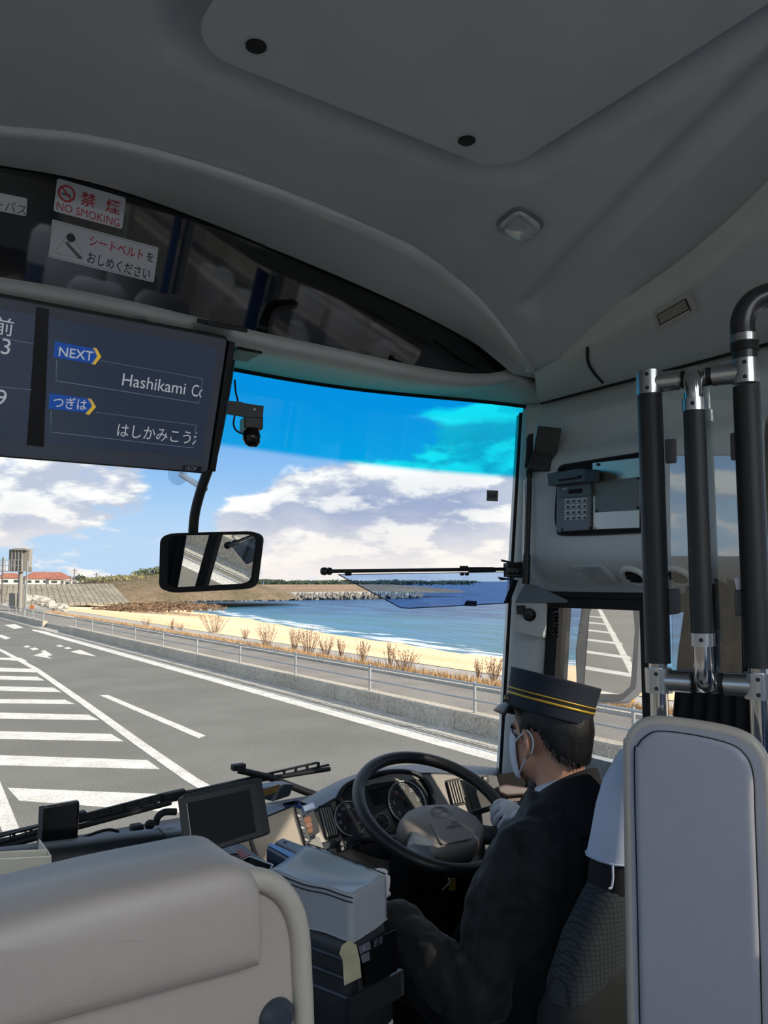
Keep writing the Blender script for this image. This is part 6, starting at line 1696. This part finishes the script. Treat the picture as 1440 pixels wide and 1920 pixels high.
for i in range(260):                                           # loose ends along the neckline
    a = rr.choice((-1, 1)) * radians(rr.uniform(108, 180)); zl = hair_low(a) + .012; k = 1 - ((.03 - zl) / .15) ** 2 * .38
    p = HD + V((sin(a) * (.077 * k + .008), -.005 + cos(a) * (.098 * k + .008), zl)); d = V((sin(a) * -.1 + rr.uniform(-.3, .3), cos(a) * -.1 + rr.uniform(-.2, .2), -1)).normalized() * rr.uniform(.012, .026)
    n_ = d.cross(V((sin(a), cos(a), 0))).normalized() * .0016
    b0 = len(vs); vs += [p - n_, p + n_, p + d]; fs.append((b0, b0 + 1, b0 + 2))
st_ = mesh('loose_strands', vs, fs, m_hair, hr, smooth='keep'); st_['kind'] = 'stuff'
# cap
FH = V((FW.x, FW.y, 0)).normalized()
ca = (Z3 + RI * .25 + FH * .075).normalized()
cb = PD(1027, 1341, 1.886)
fr_dir = (Y3 - ca * Y3.dot(ca)).normalized(); sd_dir = ca.cross(fr_dir)
cap_ = thing('peaked_cap', cb, 'navy flat-topped driver\'s cap with two gold braid lines', 'cap')
def cring(r, h, n=48, dx_=0): return [cb + ca * h + fr_dir * (r * 1.02 * cos(2 * pi * i / n)) + sd_dir * (r * .97 * sin(2 * pi * i / n)) for i in range(n)]
loft('crown', [cring(.096, .004), cring(.103, 0), cring(.1045, .004), cring(.107, .045), cring(.111, .088), cring(.1115, .091), cring(.110, .093), cring(.104, .0915), cring(.05, .092), cring(.002, .093)], m_cap, cap_, closed=True)
for h0, h1 in ((.029, .0345), (.042, .0455)):
    loft('gold_braid', [cring(.1045 + .0025 * h / .041 + o_, h) for h, o_ in ((h0, .0), (h0, .0014), (h1, .0016), (h1, .0))], m_gold, cap_, closed=True)
loft('dark_braid', [cring(.1075, h) for h in (.0345, .042)], mat('braid_dark', (22, 20, 20), .7), cap_, closed=True)
pk = []
for j in range(6):
    t = j / 5; row = []
    for i in range(25):
        a = radians(-72 + 144 * i / 24); ext = .058 * cos(a * .95) ** .8 * t
        p = cb + ca * (.006 - .024 * t * t - .006 * t) + fr_dir * ((.104 + ext) * cos(a)) + sd_dir * (.101 * sin(a) * (1 + .05 * t))
        row.append(p)
    pk.append(row)
loft('peak', pk, mat('peak_black', (16, 16, 18), .4), cap_, solid=.003)
strap = catmull([cb + ca * .014 + fr_dir * (.1075 * cos(radians(a))) + sd_dir * (.1035 * sin(radians(a))) for a in range(-60, 61, 12)], 3)
tube('chin_strap', strap, .0055, m_blackg, cap_, 8)
for a in (-58, 58): lathe('strap_button', cb + ca * .016 + fr_dir * (.105 * cos(radians(a))) + sd_dir * (.102 * sin(radians(a))), fr_dir * cos(radians(a)) + sd_dir * sin(radians(a)), [(.0085, 0), (.0085, .005), (.006, .009), (.001, .010)], mat('antique_button', (120, 108, 88), .45, .7), cap_, 16)
# mask with ear loops
rows = []
for j in range(9):
    t = j / 8; z = .012 - .125 * t; row = []
    for i in range(25):
        a = radians(-64 + 128 * i / 24); bulge = .016 * cos(a) * sin(pi * min(1, t * 1.02)) ** .7 + .010 * math.exp(-(a / .25) ** 2) * (1 - t)
        rx = .076 - .012 * t; ry = .107 - .010 * t
        zz = z + (.022 * (1 - cos(a)) * (1 - 2 * t)) * -1
        row.append(HD + V((sin(a) * (rx + bulge * .6), .004 + cos(a) * (ry + bulge), zz)))
    rows.append(row)
mk = loft('face_mask', rows, m_mask, person, solid=.0015)
for s, col in ((-1, 0), (1, 24)):
    e = HD + V((s * .088, -.012, 0)); up_c, lo_c = rows[1][col], rows[7][col]
    tube('ear_loop', catmull([up_c, up_c.lerp(e + Z3 * .02, .5) + V((s * .006, 0, .004)), e + V((0, .004, .027)), e + V((0, -.016, .008)), e + V((0, -.012, -.02)), e + V((0, .004, -.03)), lo_c.lerp(e - Z3 * .03, .5) + V((s * .004, 0, -.002)), lo_c], 5), .0024, m_mask, mk, 8)
# clothes
jk = remeshed('jacket', [torso(.008), tb([SL + V((.05, 0, .01)), SL, SL.lerp(EL, .5) + V((-.012, 0, 0)), EL, EL.lerp(WL, .5), WL], [.082, .074, .066, .062, .057, .047]),
    tb([SR - V((.05, 0, -.01)), SR, SR.lerp(ER, .5) + V((.012, 0, 0)), ER, ER.lerp(WR, .5), WR - V((0, .035, 0))], [.085, .080, .070, .064, .055, .044])], m_uni, person, .006, 8, [(.12, .04), (.045, .018)])
def neck_ring(r, z, dy, tilt, n=40): 
    return [V((1.42 + r * cos(a), 1.335 + dy + r * .98 * sin(a), z - tilt * sin(a))) for a in [2 * pi * i / n for i in range(n)]]
sc_ = loft('shirt_collar', [neck_ring(.076, 1.985, -.004, .03), neck_ring(.071, 2.012, -.002, .034), neck_ring(.0685, 2.026, 0, .030), neck_ring(.066, 2.024, 0, .030), neck_ring(.064, 2.0, 0, .03)], m_shirt, person, closed=True)
cl2 = loft('jacket_collar', [neck_ring(.066, 1.98, -.002, .03), neck_ring(.0715, 2.014, -.006, .05), neck_ring(.0765, 2.018, -.008, .052), neck_ring(.085, 1.998, -.008, .042), neck_ring(.105, 1.962, -.006, .022), neck_ring(.126, 1.932, -.002, .008), neck_ring(.128, 1.925, -.002, .006), neck_ring(.115, 1.925, 0, .004)], m_uni, person, closed=True)
remeshed('trousers', [tb(l, [.10, .092, .078, .07, .06]) for l, s in legs] + [blob(None, (1.42, 1.37, 1.44), (.2, .15, .1), None)], m_uni, person, .008, 5, [(.09, .03)])
box('collar_badge', V((1.362, 1.405, 1.965)), (.012, .006, .016), m_gold, person, bevel=.001)
def hand(name, R0, t, r, n, wrist, m):
    t, r, n = V(t).normalized(), V(r).normalized(), V(n).normalized()
    L = lambda a, b_, c_: R0 + (t * a + r * b_ + n * c_) * 1.12
    parts = [blob(None, L(.0, .0, .036), (.043, .036, .016), None, None, 16, 10, (t, r, n)), blob(None, L(-.025, -.012, .034), (.03, .028, .017), None, None, 16, 10, (t, r, n))]
    for k, (off, ln, rd) in enumerate(((.034, .95, .0088), (.013, 1.05, .0092), (-.009, 1.0, .009), (-.03, .82, .008))):
        parts.append(tb([L(off, .012, .036), L(off + .002, .031 * ln, .027), L(off + .003, .036 * ln, .002), L(off + .002, .026 * ln, -.022), L(off, .006, -.028)], [rd * 1.1, rd * 1.05, rd, rd * .95, rd * .85], 4, 10))
    parts.append(tb([L(-.030, -.020, .032), L(-.012, -.036, .020), L(.010, -.034, .002), L(.026, -.027, -.010)], [.014, .012, .010, .0085], 4, 10))
    parts.append(tb([L(-.03, -.008, .034), (L(-.05, -.01, .034) + wrist) / 2, wrist], [.026, .027, .031], 4, 14))
    g = remeshed(name, parts, m, person, .0032, 3, [(.03, .003)])
    return g
ph = radians(-27)
Rp = WC + X3 * (RR * cos(ph)) + we2 * (RR * sin(ph))
gl = hand('glove', Rp, -X3 * sin(ph) + we2 * cos(ph), -(X3 * cos(ph) + we2 * sin(ph)), WN, WR + V((-.01, -.03, -.01)), m_glove); gl['label'] = 'white cotton glove on the hand holding the wheel'
GLV = V((1.065, 1.60, 1.76))
gl = hand('glove', GLV, V((0, .3, 1)), V((0, 1, -.3)), V((-1, 0, 0)), WL, m_glove); gl['label'] = 'white cotton glove on the hand at the gear lever'
t = thing('gear_lever', V((1.065, 1.62, 1.05)), 'black gear lever under the driver\'s left hand', 'lever')
tube('shaft', [(1.065, 1.64, 1.05), (1.065, 1.61, 1.70)], .012, m_black, t, 12); lathe('knob', (1.065, 1.61, 1.70), (0, 0, 1), [(.014, 0), (.02, .02), (.021, .06), (.012, .078), (.002, .08)], m_black, t, 18)
